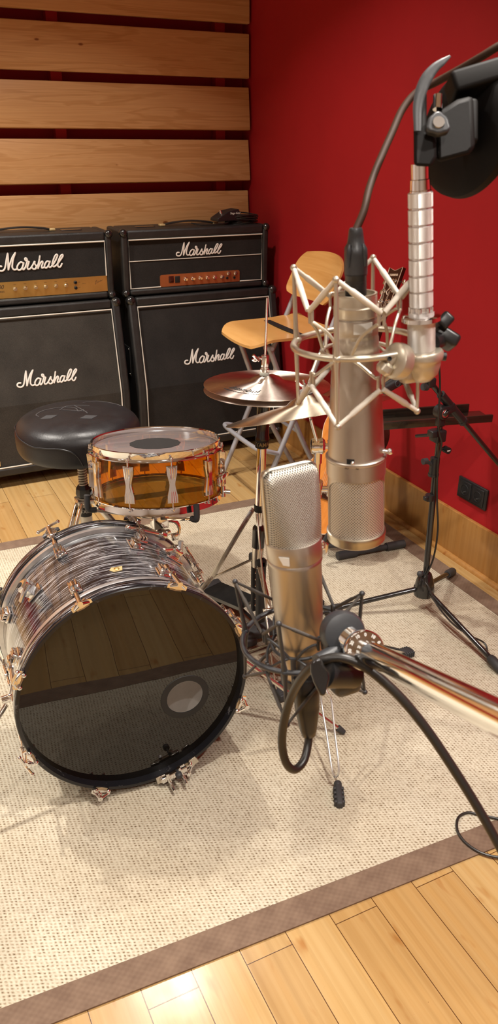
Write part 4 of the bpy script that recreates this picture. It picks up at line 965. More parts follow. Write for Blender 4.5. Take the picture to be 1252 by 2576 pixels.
# ------------------------------------------------------------------ snare stand
ss = thing('snare_stand', 'chrome basket stand with rubber tipped arms holding the orange snare drum', 'drum stand', (0.690, 1.990, 0.004))
hub = ST @ V((0, 0, -0.235)); 
for nm, dirpx in (('a', 30), ('b', -80), ('c', 170)):
    a = phc + math.radians(dirpx); R0 = Matrix.Rotation(a, 4, 'Z')
    q = SB(R0); q.beam((0.012, 0, -0.228), (0.150, 0, -0.195), 0.014, 0.006, (0, 0, 1)); q.beam((0.150, 0, -0.195), (0.192, 0, -0.186), 0.014, 0.006, (0, 0, 1)); arm = q.build('basket_arm', 'chrome', ss, world=True)
    q = SB(R0); q.tube(smoothpath([(0.175, 0, -0.187), (0.196, 0, -0.184), (0.199, 0, -0.165), (0.198, 0, -0.142)], 4), 0.0085, 10); q.build('rubber_tip', 'rubber', arm, world=True)
q = MB(); hb = hub + V((0, 0, 0)); base = V((0.690, 1.990, 0.0))
q.rbox(hub, (0.046, 0.04, 0.045), 0.005); q.cyl(hub + V((0, 0, -0.015)), V((hub.x, hub.y, 0.40)), 0.012); q.lathe([(0.019, 0.40), (0.021, 0.405), (0.021, 0.44), (0.017, 0.448)], Matrix.Translation((hub.x, hub.y, 0)), 20)
q.build('tilter', 'chrome', ss, world=True)
MB().cyl((hub.x, hub.y, 0.10), (hub.x, hub.y, 0.41), 0.0135).build('base_tube', 'chrome', ss, world=True)
q = MB(); q.rbox((hub.x + 0.022, hub.y - 0.012, 0.372), (0.046, 0.018, 0.022), 0.007); q.cyl((hub.x, hub.y, 0.378), (hub.x + 0.03, hub.y - 0.016, 0.372), 0.008); q.build('wing_nut', 'rubber', ss, world=True)
q = MB(); q.tube(smoothpath([(hub.x + 0.015, hub.y, 0.49), (hub.x + 0.050, hub.y - 0.005, 0.475), (hub.x + 0.055, hub.y - 0.01, 0.445), (hub.x + 0.038, hub.y - 0.012, 0.425)], 5), 0.006, 8); q.rbox((hub.x + 0.040, hub.y - 0.014, 0.435), (0.020, 0.014, 0.020), 0.003); q.build('tilt_lever', 'chrome', ss, world=True)
q = MB(); q.beam(V((hub.x - 0.012, hub.y, 0.50)), V((hub.x - 0.075, hub.y - 0.02, 0.535)), 0.020, 0.008, (0, 0, 1)); q.beam(V((hub.x - 0.012, hub.y, 0.42)), V((hub.x - 0.085, hub.y - 0.02, 0.50)), 0.020, 0.006, (0, 1, 0)); q.build('hinge_arm', 'chrome_worn', ss, world=True)
for a in (80, 200, -40):
    a = math.radians(a); d = V((math.cos(a), math.sin(a), 0)); nr = V((-math.sin(a), math.cos(a), 0)); b0 = V((hub.x, hub.y, 0))
    q = MB()
    for s in (-1, 1): q.beam(b0 + d * 0.02 + nr * 0.009 * s + V((0, 0, 0.235)), b0 + d * 0.20 + nr * 0.009 * s + V((0, 0, 0.018)), 0.014, 0.003, nr)
    o = q.build('leg', 'chrome_worn', ss, world=True); MB().rbox(b0 + d * 0.205 + V((0, 0, 0.019)), (0.030, 0.030, 0.024), 0.006).build('rubber_foot', 'rubber', o, world=True)

# ------------------------------------------------------------------ hi-hat
hp = lambda z: V((0.974 + 0.021 * z, 1.920, z))
hh = thing('hi_hat_stand', 'chrome hi-hat stand with black pedal beside the orange snare drum', 'cymbal stand', (0.975, 1.92, 0.004))
def hb_(mb, name, mat, par=None, **k): return mb.build(name, mat, par or hh, world=True, **k)
def onpole(prof, f=hp):
    if prof[0][1] > prof[-1][1]: prof = prof[::-1]
    z0, z1 = prof[0][1], prof[-1][1]; a, b = f(z0), f(z1); T = frame(a, b - a)
    return MB(T).lathe([(r, z - z0) for r, z in prof], None, 28)
hb_(onpole([(0.0032, 0.70), (0.0032, 1.098), (0.0015, 1.10)]), 'pull_rod', 'chrome')
c = onpole([(0.0100, 0.912), (0.0105, 0.914), (0.0105, 0.942), (0.0095, 0.944)]); c = hb_(c, 'clutch', 'chrome_worn')
hb_(onpole([(0.0125, 0.898), (0.0132, 0.900), (0.0132, 0.905), (0.0110, 0.907), (0.0110, 0.910)]), 'clutch_nut', 'chrome_worn', c)
hb_(onpole([(0.0135, 0.888), (0.0140, 0.890), (0.0140, 0.896), (0.0125, 0.898)]), 'felt_washer', 'rubberwhite', c)
q = MB(); a = hp(0.935); q.cyl(a, a + V((-0.020, 0.002, 0.004)), 0.004); q.tube(smoothpath([a + V((-0.018, 0, -0.004)), a + V((-0.030, -0.002, 0.006)), a + V((-0.038, -0.002, 0.014))], 4), 0.0042, 8); q.tube(smoothpath([a + V((-0.018, 0, 0.002)), a + V((-0.030, 0.004, -0.004)), a + V((-0.036, 0.004, 0.002))], 4), 0.0042, 8); hb_(q, 'wing_screw', 'chrome', c)
hb_(onpole([(0.016, 0.812), (0.0205, 0.806), (0.0205, 0.800), (0.0190, 0.798), (0.0190, 0.712), (0.0205, 0.708), (0.0205, 0.700)]), 'cymbal_seat', 'blackgloss')
lb = hb_(onpole([(0.0192, 0.700), (0.0196, 0.699), (0.0196, 0.676), (0.0192, 0.675)]), 'name_band', 'black')
ca = math.atan2(-1.92, -0.985)
text('TAMA', 0.016, 'oldgold', lb, Matrix.Translation(hp(0.687)) @ Matrix.Rotation(ca + PI / 2 + 0.15, 4, 'Z'), fn=wrap(None, 0.0198), depth=0.0002, bold=0.0005, world=True)
hb_(onpole([(0.0140, 0.478), (0.0140, 0.676)]), 'upper_tube', 'chrome')
hb_(onpole([(0.0155, 0.470), (0.0165, 0.472), (0.0165, 0.490), (0.0145, 0.492)]), 'tube_collar', 'black')
hb_(onpole([(0.0112, 0.420), (0.0112, 0.478)]), 'inner_tube', 'chrome')
hb_(onpole([(0.0140, 0.346), (0.0195, 0.350), (0.0195, 0.408), (0.0185, 0.416), (0.0120, 0.424)]), 'height_sleeve', 'blackgloss')
hb_(onpole([(0.0180, 0.282), (0.0180, 0.340), (0.0165, 0.348)]), 'lower_collar', 'chrome_worn')
for k, a in enumerate((138, 18, -102)):
    a = math.radians(a); d = V((math.cos(a), math.sin(a), 0)); nr = V((-math.sin(a), math.cos(a), 0)); b0 = V((0.980, 1.92, 0))
    q = MB()
    for s in (-1, 1):
        q.beam(b0 + d * 0.018 + nr * 0.010 * s + V((0, 0, 0.472)), b0 + d * 0.150 + nr * 0.012 * s + V((0, 0, 0.215)), 0.014, 0.003, nr)
        q.beam(b0 + d * 0.150 + nr * 0.014 * s + V((0, 0, 0.215)), b0 + d * 0.285 + nr * 0.014 * s + V((0, 0, 0.022)), 0.014, 0.003, nr)
    q.cyl(b0 + d * 0.150 + nr * 0.020 + V((0, 0, 0.215)), b0 + d * 0.150 - nr * 0.020 + V((0, 0, 0.215)), 0.006, seg=10)
    o = hb_(q, 'leg', 'chrome_worn')
    q = MB(); q.beam(b0 + d * 0.018 + V((0, 0, 0.302)), b0 + d * 0.148 + V((0, 0, 0.215)), 0.016, 0.004, (0, 0, 1)); hb_(q, 'brace', 'chrome_worn', o)
    q = MB()
    for j in range(5): q.rbox(b0 + d * (0.270 + 0.009 * j) + V((0, 0, 0.018)), (0.030, 0.030, 0.026 - 0.001 * j), 0.003)
    hb_(q, 'rubber_foot', 'rubber', o)
q = MB(); q.rbox((0.985, 1.905, 0.20), (0.026, 0.030, 0.230), 0.008); q.rbox((0.985, 1.950, 0.20), (0.020, 0.016, 0.200), 0.005); q.rbox((0.983, 1.925, 0.300), (0.034, 0.070, 0.030), 0.008); hb_(q, 'pedal_frame', 'rubber')
q = MB(); q.cyl((0.985, 1.93, 0.10), (0.985, 1.93, 0.28), 0.004); [q.torus(frame((0.985, 1.93, 0.12 + 0.012 * j), (0, 0, 1)) if j % 2 else frame((0.985, 1.93, 0.12 + 0.012 * j), (1, 0, 0)), 0.006, 0.002, 10, 6) for j in range(12)]; hb_(q, 'chain', 'chrome_worn')
q = MB(); q._add([(0.945, 1.98, 0.105), (1.030, 2.01, 0.105), (1.010, 2.27, 0.030), (0.920, 2.24, 0.030), (0.945, 1.98, 0.093), (1.030, 2.01, 0.093), (1.010, 2.27, 0.016), (0.920, 2.24, 0.016)], [(0, 1, 2, 3), (7, 6, 5, 4), (0, 4, 5, 1), (1, 5, 6, 2), (2, 6, 7, 3), (3, 7, 4, 0)])
fb = hb_(q, 'footboard', 'blackgloss')
q = MB(); q.rbox((0.965, 2.27, 0.020), (0.100, 0.060, 0.020), 0.005); hb_(q, 'heel_plate', 'rubber', fb)
q = MB(); q.rbox((0.985, 1.92, 0.045), (0.120, 0.075, 0.030), 0.012); q.rbox((0.940, 1.90, 0.030), (0.050, 0.050, 0.030), 0.01); q.beam((0.97, 1.97, 0.018), (0.95, 2.24, 0.014), 0.010, 0.006, (0, 0, 1)); q.beam((1.02, 1.97, 0.018), (1.00, 2.24, 0.014), 0.010, 0.006, (0, 0, 1)); hb_(q, 'pedal_base', 'rubber')
def cymprof(R, h, rb, hbell, up=1, th=0.0011):
    P = [(0.0065, h + hbell), (rb * 0.45, h + hbell * 0.93), (rb * 0.8, h + hbell * 0.55), (rb, h + hbell * 0.12), (rb * 1.15, h * 0.985)]
    for i in range(1, 8): t = i / 7; r = rb * 1.15 + (R - rb * 1.15) * t; P.append((r, h * 0.985 * (1 - t ** 1.25)))
    P += [(R, -th)]; 
    for i in range(6, 0, -1): t = i / 7; r = rb * 1.15 + (R - rb * 1.15) * t; P.append((r, h * 0.985 * (1 - t ** 1.25) - th))
    P += [(rb, h + hbell * 0.12 - th), (rb * 0.8, h + hbell * 0.55 - th), (0.0065, h + hbell - th), (0.0065, h + hbell)]
    return [(r, z * up) for r, z in P]
az, el = math.radians(59.3), math.radians(87.36)
nh = V((math.cos(az) * math.cos(el), math.sin(az) * math.cos(el), math.sin(el))); HT = frame((1.002, 1.921, 0.860), nh)
pr = cymprof(0.178, 0.014, 0.045, 0.014)
ct = MB().lathe(pr, None, 128, caps=False).build('hi_hat_cymbal', 'cym', None, M0=HT, angle=50)
tag(ct, 'upper bronze hi-hat cymbal with black lettering around its top', 'cymbal')
def cz(r):
    best = 0
    for i in range(12):
        if pr[i][0] <= r <= pr[i + 1][0]: t = (r - pr[i][0]) / (pr[i + 1][0] - pr[i][0] + 1e-9); best = pr[i][1] + t * (pr[i + 1][1] - pr[i][1]); break
    return best
lc = HT.inverted() @ CAM; ph0 = math.atan2(lc.y, lc.x)
def arc(ac, rc):
    def fn(p):
        a = ac + p.x / rc; r = rc + p.y; return V((r * math.cos(a), r * math.sin(a), cz(r) + 0.0005 + p.z))
    return fn
# letters read with their feet outward towards the viewer
def arcout(ac, rc):
    def fn(p):
        a = ac + p.x / rc; r = rc - p.y; return V((r * math.cos(a), r * math.sin(a), cz(r) + 0.0005 + p.z))
    return fn
text('istanbul', 0.030, 'black', ct, Matrix(), fn=arcout(ph0 - math.radians(33), 0.118), depth=0.0002, shear=0.35, name='brand_lettering')
text('HANDMADE CYMBALS FROM TURKEY', 0.0068, 'black', ct, Matrix(), fn=arcout(ph0 - math.radians(33), 0.139), depth=0.0002, shear=0.2, name='small_lettering')
cb2 = MB().lathe(cymprof(0.178, 0.014, 0.045, 0.014, -1), None, 128, caps=False).build('hi_hat_cymbal', 'cym', None, M0=HT @ Matrix.Translation((0, 0, -0.017)), angle=50)
tag(cb2, 'lower bronze hi-hat cymbal facing down just beneath the lettered one', 'cymbal')

# ------------------------------------------------------------------ crash cymbal and its stand
az, el = math.radians(100), math.radians(71.1)
nc = V((math.cos(az) * math.cos(el), math.sin(az) * math.cos(el), math.sin(el))); cc = V((0.932, 1.566, 0.899)); CT = frame(cc, nc)
cr = MB().lathe(cymprof(0.203, 0.020, 0.052, 0.018), None, 128, caps=False).build('crash_cymbal', 'crash', None, M0=CT, angle=50)
tag(cr, 'tilted bright bronze crash cymbal below and in front of the hi-hat cymbals', 'cymbal')
cstd = thing('cymbal_stand', 'chrome tripod stand carrying the tilted crash cymbal', 'cymbal stand', (1.0, 1.62, 0.004))
pt = D(800, 1122, 1.985); 
def kb(mb, name, mat, par=None, **k): return mb.build(name, mat, par or cstd, world=True, **k)
top = CT @ V((0, 0, 0.075)); low = CT @ V((0, 0, -0.02))
q = MB(); q.cyl(pt, low, 0.0042); q.cyl(low, top, 0.0042); q = kb(q, 'top_rod', 'chrome')
kb(MB(CT).lathe([(0.014, 0.038), (0.0165, 0.041), (0.0165, 0.050), (0.015, 0.053), (0.005, 0.054)], None, 24), 'felt_washer', 'felt', q)
kb(MB(CT).lathe([(0.0165, 0.018), (0.018, 0.022), (0.018, 0.034), (0.014, 0.036)], None, 24), 'felt_washer', 'felt', q)
w = MB(CT); w.lathe([(0.008, 0.054), (0.008, 0.064), (0.005, 0.066)], None, 16); w.tube(smoothpath([(-0.022, 0, 0.078), (-0.010, 0, 0.064), (0, 0, 0.060), (0.010, 0, 0.064), (0.022, 0, 0.078)], 4), 0.004, 8); kb(w, 'wing_nut', 'chrome', q)
ax = CR
q = MB(); q.lathe([(0.010, -0.019), (0.019, -0.017), (0.021, -0.010), (0.019, -0.003), (0.019, 0.003), (0.021, 0.010), (0.016, 0.016), (0.010, 0.018)], frame(pt, ax), 28)
q.cyl(pt + ax * 0.012, pt + ax * 0.030, 0.007); q.beam(pt + ax * 0.028 + UP * 0.016, pt + ax * 0.034 - UP * 0.020, 0.008, 0.012, ax); q.cyl(pt - UP * 0.012, pt - UP * 0.045, 0.011); kb(q, 'tilter', 'chrome')
kb(MB().cyl((pt.x, pt.y, 0.55), (pt.x, pt.y, pt.z - 0.03), 0.0085), 'upper_tube', 'chrome')
for z, nm in ((0.675, 'collar'), (0.505, 'collar')):
    q = MB(); q.cyl((pt.x, pt.y, z - 0.022), (pt.x, pt.y, z + 0.022), 0.0165); q.cyl((pt.x, pt.y, z), V((pt.x, pt.y, z)) + ax * 0.030, 0.0085); q.rbox(V((pt.x, pt.y, z - 0.004)) + ax * 0.034, (0.010, 0.012, 0.036), 0.003); kb(q, nm, 'chrome')
kb(MB().cyl((pt.x, pt.y, 0.30), (pt.x, pt.y, 0.66), 0.0115), 'middle_tube', 'chrome'); kb(MB().cyl((pt.x, pt.y, 0.10), (pt.x, pt.y, 0.50), 0.0140), 'base_tube', 'chrome')
pc = V((pt.x, pt.y, 0))
# leg towards the rug front: two bright wires into a ribbed rubber foot
def ribfoot(p, d, n, L=0.075, w=0.026, h=0.024):
    q = MB(); dn = V(d).normalized(); T = frame(p, dn, UP)
    q.rbox((0, 0, 0), (h, w * .62, L), 0.004, T)
    for j in range(n): q.rbox((-0.001, 0, -L / 2 + L * (j + 0.9) / (n + 0.6)), (h * 0.98, w, L / n * 0.52), 0.002, T)
    q.lathe([(0.0085, -L / 2 - 0.012), (0.010, -L / 2 - 0.009), (0.010, -L / 2 + 0.001), (0.0085, -L / 2 + 0.004)], T, 18)
    return q
f1 = Zp(853, 2000, 0.018); f1b = D(845, 1958, (Zp(845, 1958, 0.034) - CAM).dot(CF))
t1 = D(817, 1745, (V((0.925, 1.385, 0.19)) - CAM).dot(CF)); dr = (f1b - t1).normalized(); sd_ = dr.cross(ray(830, 1850).normalized()).normalized()
hubz = pc + V((0, 0, 0.30))
q = MB()
for s, pa, pbm in ((-1, (808, 1760), (835, 1938)), (1, (832, 1757), (852, 1935))):
    da = (t1 - CAM).dot(CF); db = (f1b - CAM).dot(CF)
    P = [hubz + V((0.0, -0.012, 0)) + sd_ * 0.003 * s, t1 - dr * 0.02 + sd_ * 0.002 * s + V((0, 0, 0.004)), D(*pa, da), D(pa[0] * .5 + pbm[0] * .5, pa[1] * .5 + pbm[1] * .5, (da + db) / 2), D(*pbm, db - 0.004), D(843 + 2 * s, 1955, db)]
    q.tube(smoothpath(P, 5), 0.0029, 8)
lg1 = kb(q, 'leg', 'alu'); kb(ribfoot(Zp(852, 2003, 0.014), (Zp(856, 2040, 0.010) - Zp(849, 1965, 0.018)), 4, 0.062, 0.026, 0.022), 'rubber_foot', 'rubber', lg1)
f2 = Zp(1018, 1643, 0.014); h2 = pc + V((0.0, 0.0, 0.24)); d2 = (f2 - h2).normalized(); n2 = UP.cross(d2).normalized()
q = MB()
for s in (-1, 1): q.beam(h2 + n2 * 0.010 * s, f2 - d2 * 0.02 + n2 * 0.012 * s, 0.015, 0.003, n2)
lg2 = kb(q, 'leg', 'chrome_worn'); kb(ribfoot(f2 + d2 * 0.005, V((d2.x, d2.y, -0.10)), 5, 0.046, 0.040, 0.026), 'rubber_foot', 'rubber', lg2)
f3 = pc + V((-0.16, 0.24, 0.016)); d3 = (f3 - h2).normalized(); n3 = UP.cross(d3).normalized(); q = MB()
for s in (-1, 1): q.beam(h2 + n3 * 0.010 * s, f3 - d3 * 0.02 + n3 * 0.012 * s, 0.015, 0.003, n3)
lg3 = kb(q, 'leg', 'chrome_worn'); kb(ribfoot(f3, V((d3.x, d3.y, -0.10)), 5, 0.046, 0.040, 0.026), 'rubber_foot', 'rubber', lg3)
kb(MB().rbox(pc + V((0, 0, 0.27)), (0.050, 0.050, 0.050), 0.006), 'leg_collar', 'chrome')

# ------------------------------------------------------------------ acoustic guitar on a floor stand
hd_ = Xp(1001, 672, 1.895); bt_ = Zp(786, 1336, 0.080); ga = (hd_ - bt_).normalized()
gx0 = V((0.02, 0.98, 0)); gx = (gx0 - ga * gx0.dot(ga)).normalized(); gn = gx.cross(ga)          # gx: towards image left
if gn.x > 0: gn = -gn
GT = Matrix(((gx.x, ga.x, gn.x, bt_.x), (gx.y, ga.y, gn.y, bt_.y), (gx.z, ga.z, gn.z, bt_.z), (0, 0, 0, 1)))
gt = thing('acoustic_guitar', 'orange topped acoustic guitar leaning by the red wall behind the large microphone', 'guitar', T=Matrix.Translation(bt_))
GL = (hd_ - bt_).length
def gb(mb, name, mat, par=None, **k): return mb.build(name, mat, par or gt, world=True, **k)
half = [(0, 0), (0.07, 0.006), (0.13, 0.035), (0.178, 0.085), (0.198, 0.145), (0.192, 0.205), (0.165, 0.255), (0.135, 0.290), (0.124, 0.320), (0.130, 0.355), (0.143, 0.395), (0.145, 0.430), (0.130, 0.465), (0.095, 0.488), (0.045, 0.494), (0, 0.495)]
hs = [(p.x, p.y) for p in smoothpath([(a, b, 0) for a, b in half], 4)]
out = hs + [(-x, y) for x, y in hs[-2:0:-1]]
gb(MB(GT).prism(out, 0.100, None, -0.102), 'body', 'ebony'); gb(MB(GT).prism([(x * 0.995, 0.001 + y * 0.996) for x, y in out], 0.0035, None, -0.0022), 'soundboard', 'spruce')
gb(MB(GT).tube([V((x, y, 0.0)) for x, y in out], 0.0022, 6, closed=True), 'binding', 'cream')
gb(MB(GT).lathe([(0.0001, 0.0018), (0.050, 0.0018)], Matrix.Translation((0, 0.335, 0)), 40, caps=False), 'sound_hole', 'black'); gb(MB(GT).torus(Matrix.Translation((0, 0.335, 0.0014)), 0.055, 0.0015, 48, 6), 'rosette', 'cream')
gb(MB(GT).rbox((0, 0.150, 0.006), (0.160, 0.028, 0.010), 0.003), 'bridge', 'ebony')
nl = GL - 0.175
gb(MB(GT)._add([(-.028, .40, .004), (.028, .40, .004), (.022, nl, .004), (-.022, nl, .004), (-.028, .40, .012), (.028, .40, .012), (.022, nl, .012), (-.022, nl, .012), (-.02, .48, -.014), (.02, .48, -.014), (.016, nl, -.012), (-.016, nl, -.012)],
  [(4, 5, 6, 7), (0, 4, 7, 3), (1, 2, 6, 5), (0, 1, 5, 4), (2, 3, 7, 6), (0, 3, 11, 8), (1, 9, 10, 2), (8, 11, 10, 9), (0, 8, 9, 1), (3, 2, 10, 11)]), 'neck', 'ebony', angle=25)
hdo = [(-0.022, nl), (0.022, nl), (0.034, nl + 0.030), (0.040, GL - 0.004), (0.004, GL - 0.016), (-0.004, GL - 0.016), (-0.040, GL - 0.004), (-0.034, nl + 0.030)]
hd2 = gb(MB(GT).prism(hdo, 0.016, None, -0.008), 'headstock', 'ebony')
gb(MB(GT).tube([V((x * 1.0, y, 0.0085)) for x, y in hdo], 0.0013, 6, closed=True), 'binding', 'cream', hd2)
GX2 = GT @ Matrix(((-1, 0, 0, 0), (0, 1, 0, 0), (0, 0, 1, 0), (0, 0, 0, 1)))
flip = (gx.cross(ga) - gn).length > 1
text('YAMAHA', 0.0125, 'cream', hd2, GT @ Matrix.Translation((0, GL - 0.034, 0.0085)) @ (Matrix.Scale(-1, 4, V((1, 0, 0))) if flip else Matrix()), depth=0.0003, bold=0.0004, world=True)
gb(MB(GT).tube(smoothpath([(0.012, GL - 0.07, .0088), (0.002, GL - 0.062, .0088), (-0.006, GL - 0.075, .0088), (0.002, GL - 0.090, .0088), (0.010, GL - 0.100, .0088), (0.0, GL - 0.112, .0088)], 5), 0.0018, 6), 'inlay', 'cream', hd2)
for s in (-1, 1):
    for j in range(3):
        y = nl + 0.038 + 0.040 * j; t = MB(GT); t.cyl((s * 0.022, y, 0.008), (s * 0.022, y, 0.022), 0.0042); t.cyl((s * 0.022, y, 0.008), (s * 0.022, y, 0.010), 0.008); t.cyl((s * 0.034, y, -0.004), (s * 0.050, y, -0.004), 0.0025); t.rbox((s * 0.058, y, -0.004), (0.016, 0.018, 0.008), 0.0035); gb(t, 'tuning_peg', 'chrome', hd2)
q = MB(GT)
for j in range(6): x = -0.018 + 0.0072 * j; q.tube([V((x * 1.4, 0.155, 0.014)), V((x, nl + 0.004, 0.0145)), V((0.022 * (-1 if j < 3 else 1), nl + 0.038 + 0.040 * (j if j < 3 else 5 - j), 0.018))], 0.0006, 5)
gb(q, 'strings', 'cream')
gs = thing('guitar_stand', 'black tubular floor stand with rubber feet under the acoustic guitar', 'stand', (1.66, 2.33, 0.004))
fa, fb_ = Zp(852, 1398, 0.020), Zp(1012, 1368, 0.020)
q = MB(); q.tube([fa, fb_], 0.0115, 14); o = q.build('foot_tube', 'rubber', gs, world=True); dd = (fb_ - fa).normalized()
for p, s in ((fa, 1), (fb_, -1)): MB().cyl(p - dd * 0.006 * s, p + dd * 0.075 * s, 0.0165).build('foot_cap', 'rubber', o, world=True)
mid = (fa + fb_) / 2; bk = bt_ + V((0.19, 0.08, 0.0))
q = MB(); q.tube(smoothpath([mid, mid + V((0.01, 0.03, 0.02)), V((bk.x, bk.y, 0.10)), V((bk.x + .02, bk.y + .02, 0.34))], 6), 0.011, 12); q.build('upright', 'rubber', gs, world=True)
q = MB(); q.tube(smoothpath([bt_ + gx * 0.13 + V((-0.03, -0.02, 0.04)), bt_ + gx * 0.13 + V((-0.03, 0, -0.02)), bt_ + gx * 0.12 + V((0.12, 0.02, -0.03)), bk + V((0, 0, -0.01)), bt_ - gx * 0.12 + V((0.12, 0, -0.03)), bt_ - gx * 0.13 + V((-0.03, 0, -0.02)), bt_ - gx * 0.13 + V((-0.03, -0.02, 0.04))], 5), 0.008, 10); q.build('cradle', 'rubber', gs, world=True)
q = MB(); q.tube([V((bk.x, bk.y, 0.08)), V((min(bk.x + .08, 1.90), bk.y + 0.18, 0.020))], 0.010, 10); q.build('rear_foot', 'rubber', gs, world=True)

# ------------------------------------------------------------------ black boom stand with clip microphone and tray
bs0 = Zp(1060, 1531, 0.0); by = bs0.y
bs = thing('boom_microphone_stand', 'black tripod boom stand by the power socket, its boom sloping down to the right', 'microphone stand', (bs0.x, by, 0.004))
def bb2(mb, name, mat, par=None, **k): return mb.build(name, mat, par or bs, world=True, **k)
pp = lambda px, py: Yp(px, py, by)
a, b = pp(1062, 1520), pp(1066, 1472)
q = MB(frame(V((bs0.x, by, 0.055)), UP)); q.lathe([(0.026, 0), (0.034, 0.004), (0.037, 0.022), (0.030, 0.060), (0.020, 0.086), (0.016, 0.090)], None, 28)
hubb = bb2(q, 'tripod_hub', 'blackgloss')
q = MB(); k0 = V((bs0.x - 0.030, by - 0.006, 0.150)); q.cyl(k0, V((bs0.x, by, 0.140)), 0.006); q.sph(k0, 0.011, None, 14, 10, (1, 1, 1)); bb2(q, 'clamp_knob', 'rubber', hubb)
lo, hi = V((bs0.x, by, 0.13)), pp(1097, 1165)
bb2(MB().cyl(lo, hi, 0.0105), 'lower_tube', 'blackgloss')
q = MB(); c0 = pp(1080, 1250); q.cyl(c0 - V((0, 0, .012)), c0 + V((0, 0, .008)), 0.0145); q.rbox(c0 + V((-0.018, -0.004, 0.0)), (0.014, 0.016, 0.014), 0.003); bb2(q, 'cable_clip', 'plastic')
q = MB(); c0 = pp(1092, 1172); q.cyl(c0 - V((0, 0, .030)), c0 + V((0, 0, .028)), 0.0155); q.cyl(c0 - V((0, 0, .034)), c0 - V((0, 0, .026)), 0.0175); cl = bb2(q, 'clutch', 'plastic'); k1 = pp(1071, 1160)
q = MB(); q.cyl(k1, c0, 0.006); q.cyl(k1 - V((0.012, 0, 0)), k1 + V((0.004, 0, 0)), 0.010); bb2(q, 'clamp_knob', 'rubber', cl)
q = MB(); k1 = pp(1118, 1129); q.cyl(V((k1.x, k1.y - 0.02, k1.z)), V((k1.x, k1.y + 0.0, k1.z)), 0.011); q.cyl(k1, pp(1100, 1130), 0.006); k2 = bb2(q, 'upper_knob', 'plastic', cl); text('K&M', 0.006, 'label', k2, frame(V((k1.x, k1.y - 0.0203, k1.z)), (0, -1, 0), (1, 0, 0)), depth=0.0002, world=True, bold=0.0002)
pv = pp(1110, 1036)
bb2(MB().cyl(hi, pv, 0.0085), 'upper_tube', 'blackgloss')
q = MB(); q.lathe([(0.018, -0.018), (0.0215, -0.016), (0.0215, 0.016), (0.018, 0.018)], frame(pv, (0, 1, 0)), 28); q.rbox(pv - V((0, 0, 0.030)), (0.026, 0.022, 0.034), 0.005); q.beam(pv, pp(1140, 1020), 0.030, 0.030, (0, 1, 0)); pvo = bb2(q, 'boom_pivot', 'plastic')
q = MB(); q.lathe([(0.0001, 0.020), (0.013, 0.020), (0.0135, 0.018), (0.0135, 0.016)], frame(pv, (0, -1, 0)), 28, caps=False); bb2(q, 'pivot_cap', 'chrome', pvo)
q = MB(); q.beam(pv + V((-0.006, -0.022, -0.006)), pv + V((0.014, -0.026, 0.010)), 0.006, 0.010, (0, 0, 1)); bb2(q, 'pivot_wing', 'blackgloss', pvo)
b0_, b1_ = pp(1072, 950), pp(1300, 1222)
bb2(MB().cyl(b0_, b1_, 0.0085), 'boom', 'blackgloss')
q = MB(); q.cyl(pp(1108, 992), pp(1166, 1062), 0.0135); q.lathe([(0.0145, 0), (0.0155, 0.003), (0.0155, 0.010)], frame(pp(1162, 1057), pp(1166, 1062) - pp(1108, 992)), 20); bb2(q, 'boom_clamp', 'plastic')
q = MB(); q.rbox(pp(1082, 962), (0.030, 0.024, 0.030), 0.006, None); e0 = pp(1070, 971); q.cyl(e0 + V((-0.006, 0, -0.006)), pp(1084, 964), 0.006); bb2(q, 'boom_end_clamp', 'plastic')
q = MB(); q.cyl(e0 + V((-0.012, -0.004, 0.0)), e0 + V((0.004, -0.001, -0.004)), 0.011); bb2(q, 'end_knob', 'rubber')
for tx, ty in ((1.265, 1.955), (1.832, 1.985), (1.578, 1.440)):
    f = V((tx, ty, 0.020)); d = (f - V((bs0.x, by, 0.02))).normalized(); s0 = V((bs0.x, by, 0.082)) + d * 0.026
    q = MB(); q.cyl(s0, f + V((0, 0, 0.0)), 0.0088); o = bb2(q, 'leg', 'blackgloss'); dn = (f - s0).normalized()
    bb2(MB().lathe([(0.0125, -0.055), (0.0150, -0.045), (0.0155, 0.0), (0.013, 0.008)], frame(f, dn), 20), 'rubber_foot', 'rubber', o)
    bb2(MB().rbox(s0 - d * 0.004, (0.024, 0.024, 0.030), 0.004), 'leg_bracket', 'plastic', hubb)
# thin lead down the pole
q = MB(); q.tube(smoothpath([pp(1098, 905) + V((0, -.01, 0)), pp(1100, 965) + V((0, -.012, 0)), pp(1091, 1030) + V((0, -.024, 0)), pp(1089, 1075) + V((0, -.028, 0)), pp(1096, 1110) + V((0, -.028, 0)), pp(1088, 1160) + V((0, -.026, 0)), pp(1089, 1250) + V((.0, -.020, 0)), pp(1095, 1330) + V((.0, -.012, 0)), pp(1083, 1400) + V((0, -.014, 0)), pp(1062, 1450) + V((0, -0.016, 0)),
  V((1.574, 1.808, 0.115)), V((1.574, 1.765, 0.078)), V((1.570, 1.70, 0.060)), V((1.571, 1.64, 0.052)), V((1.588, 1.59, 0.045)), V((1.625, 1.565, 0.020)), Zp(1235, 1668, 0.009), Zp(1310, 1700, 0.009)], 6), 0.0031, 8)
tag(q.build('microphone_cable', 'cable'), 'thin black cable hanging down the boom stand pole and across the rug', 'cable')
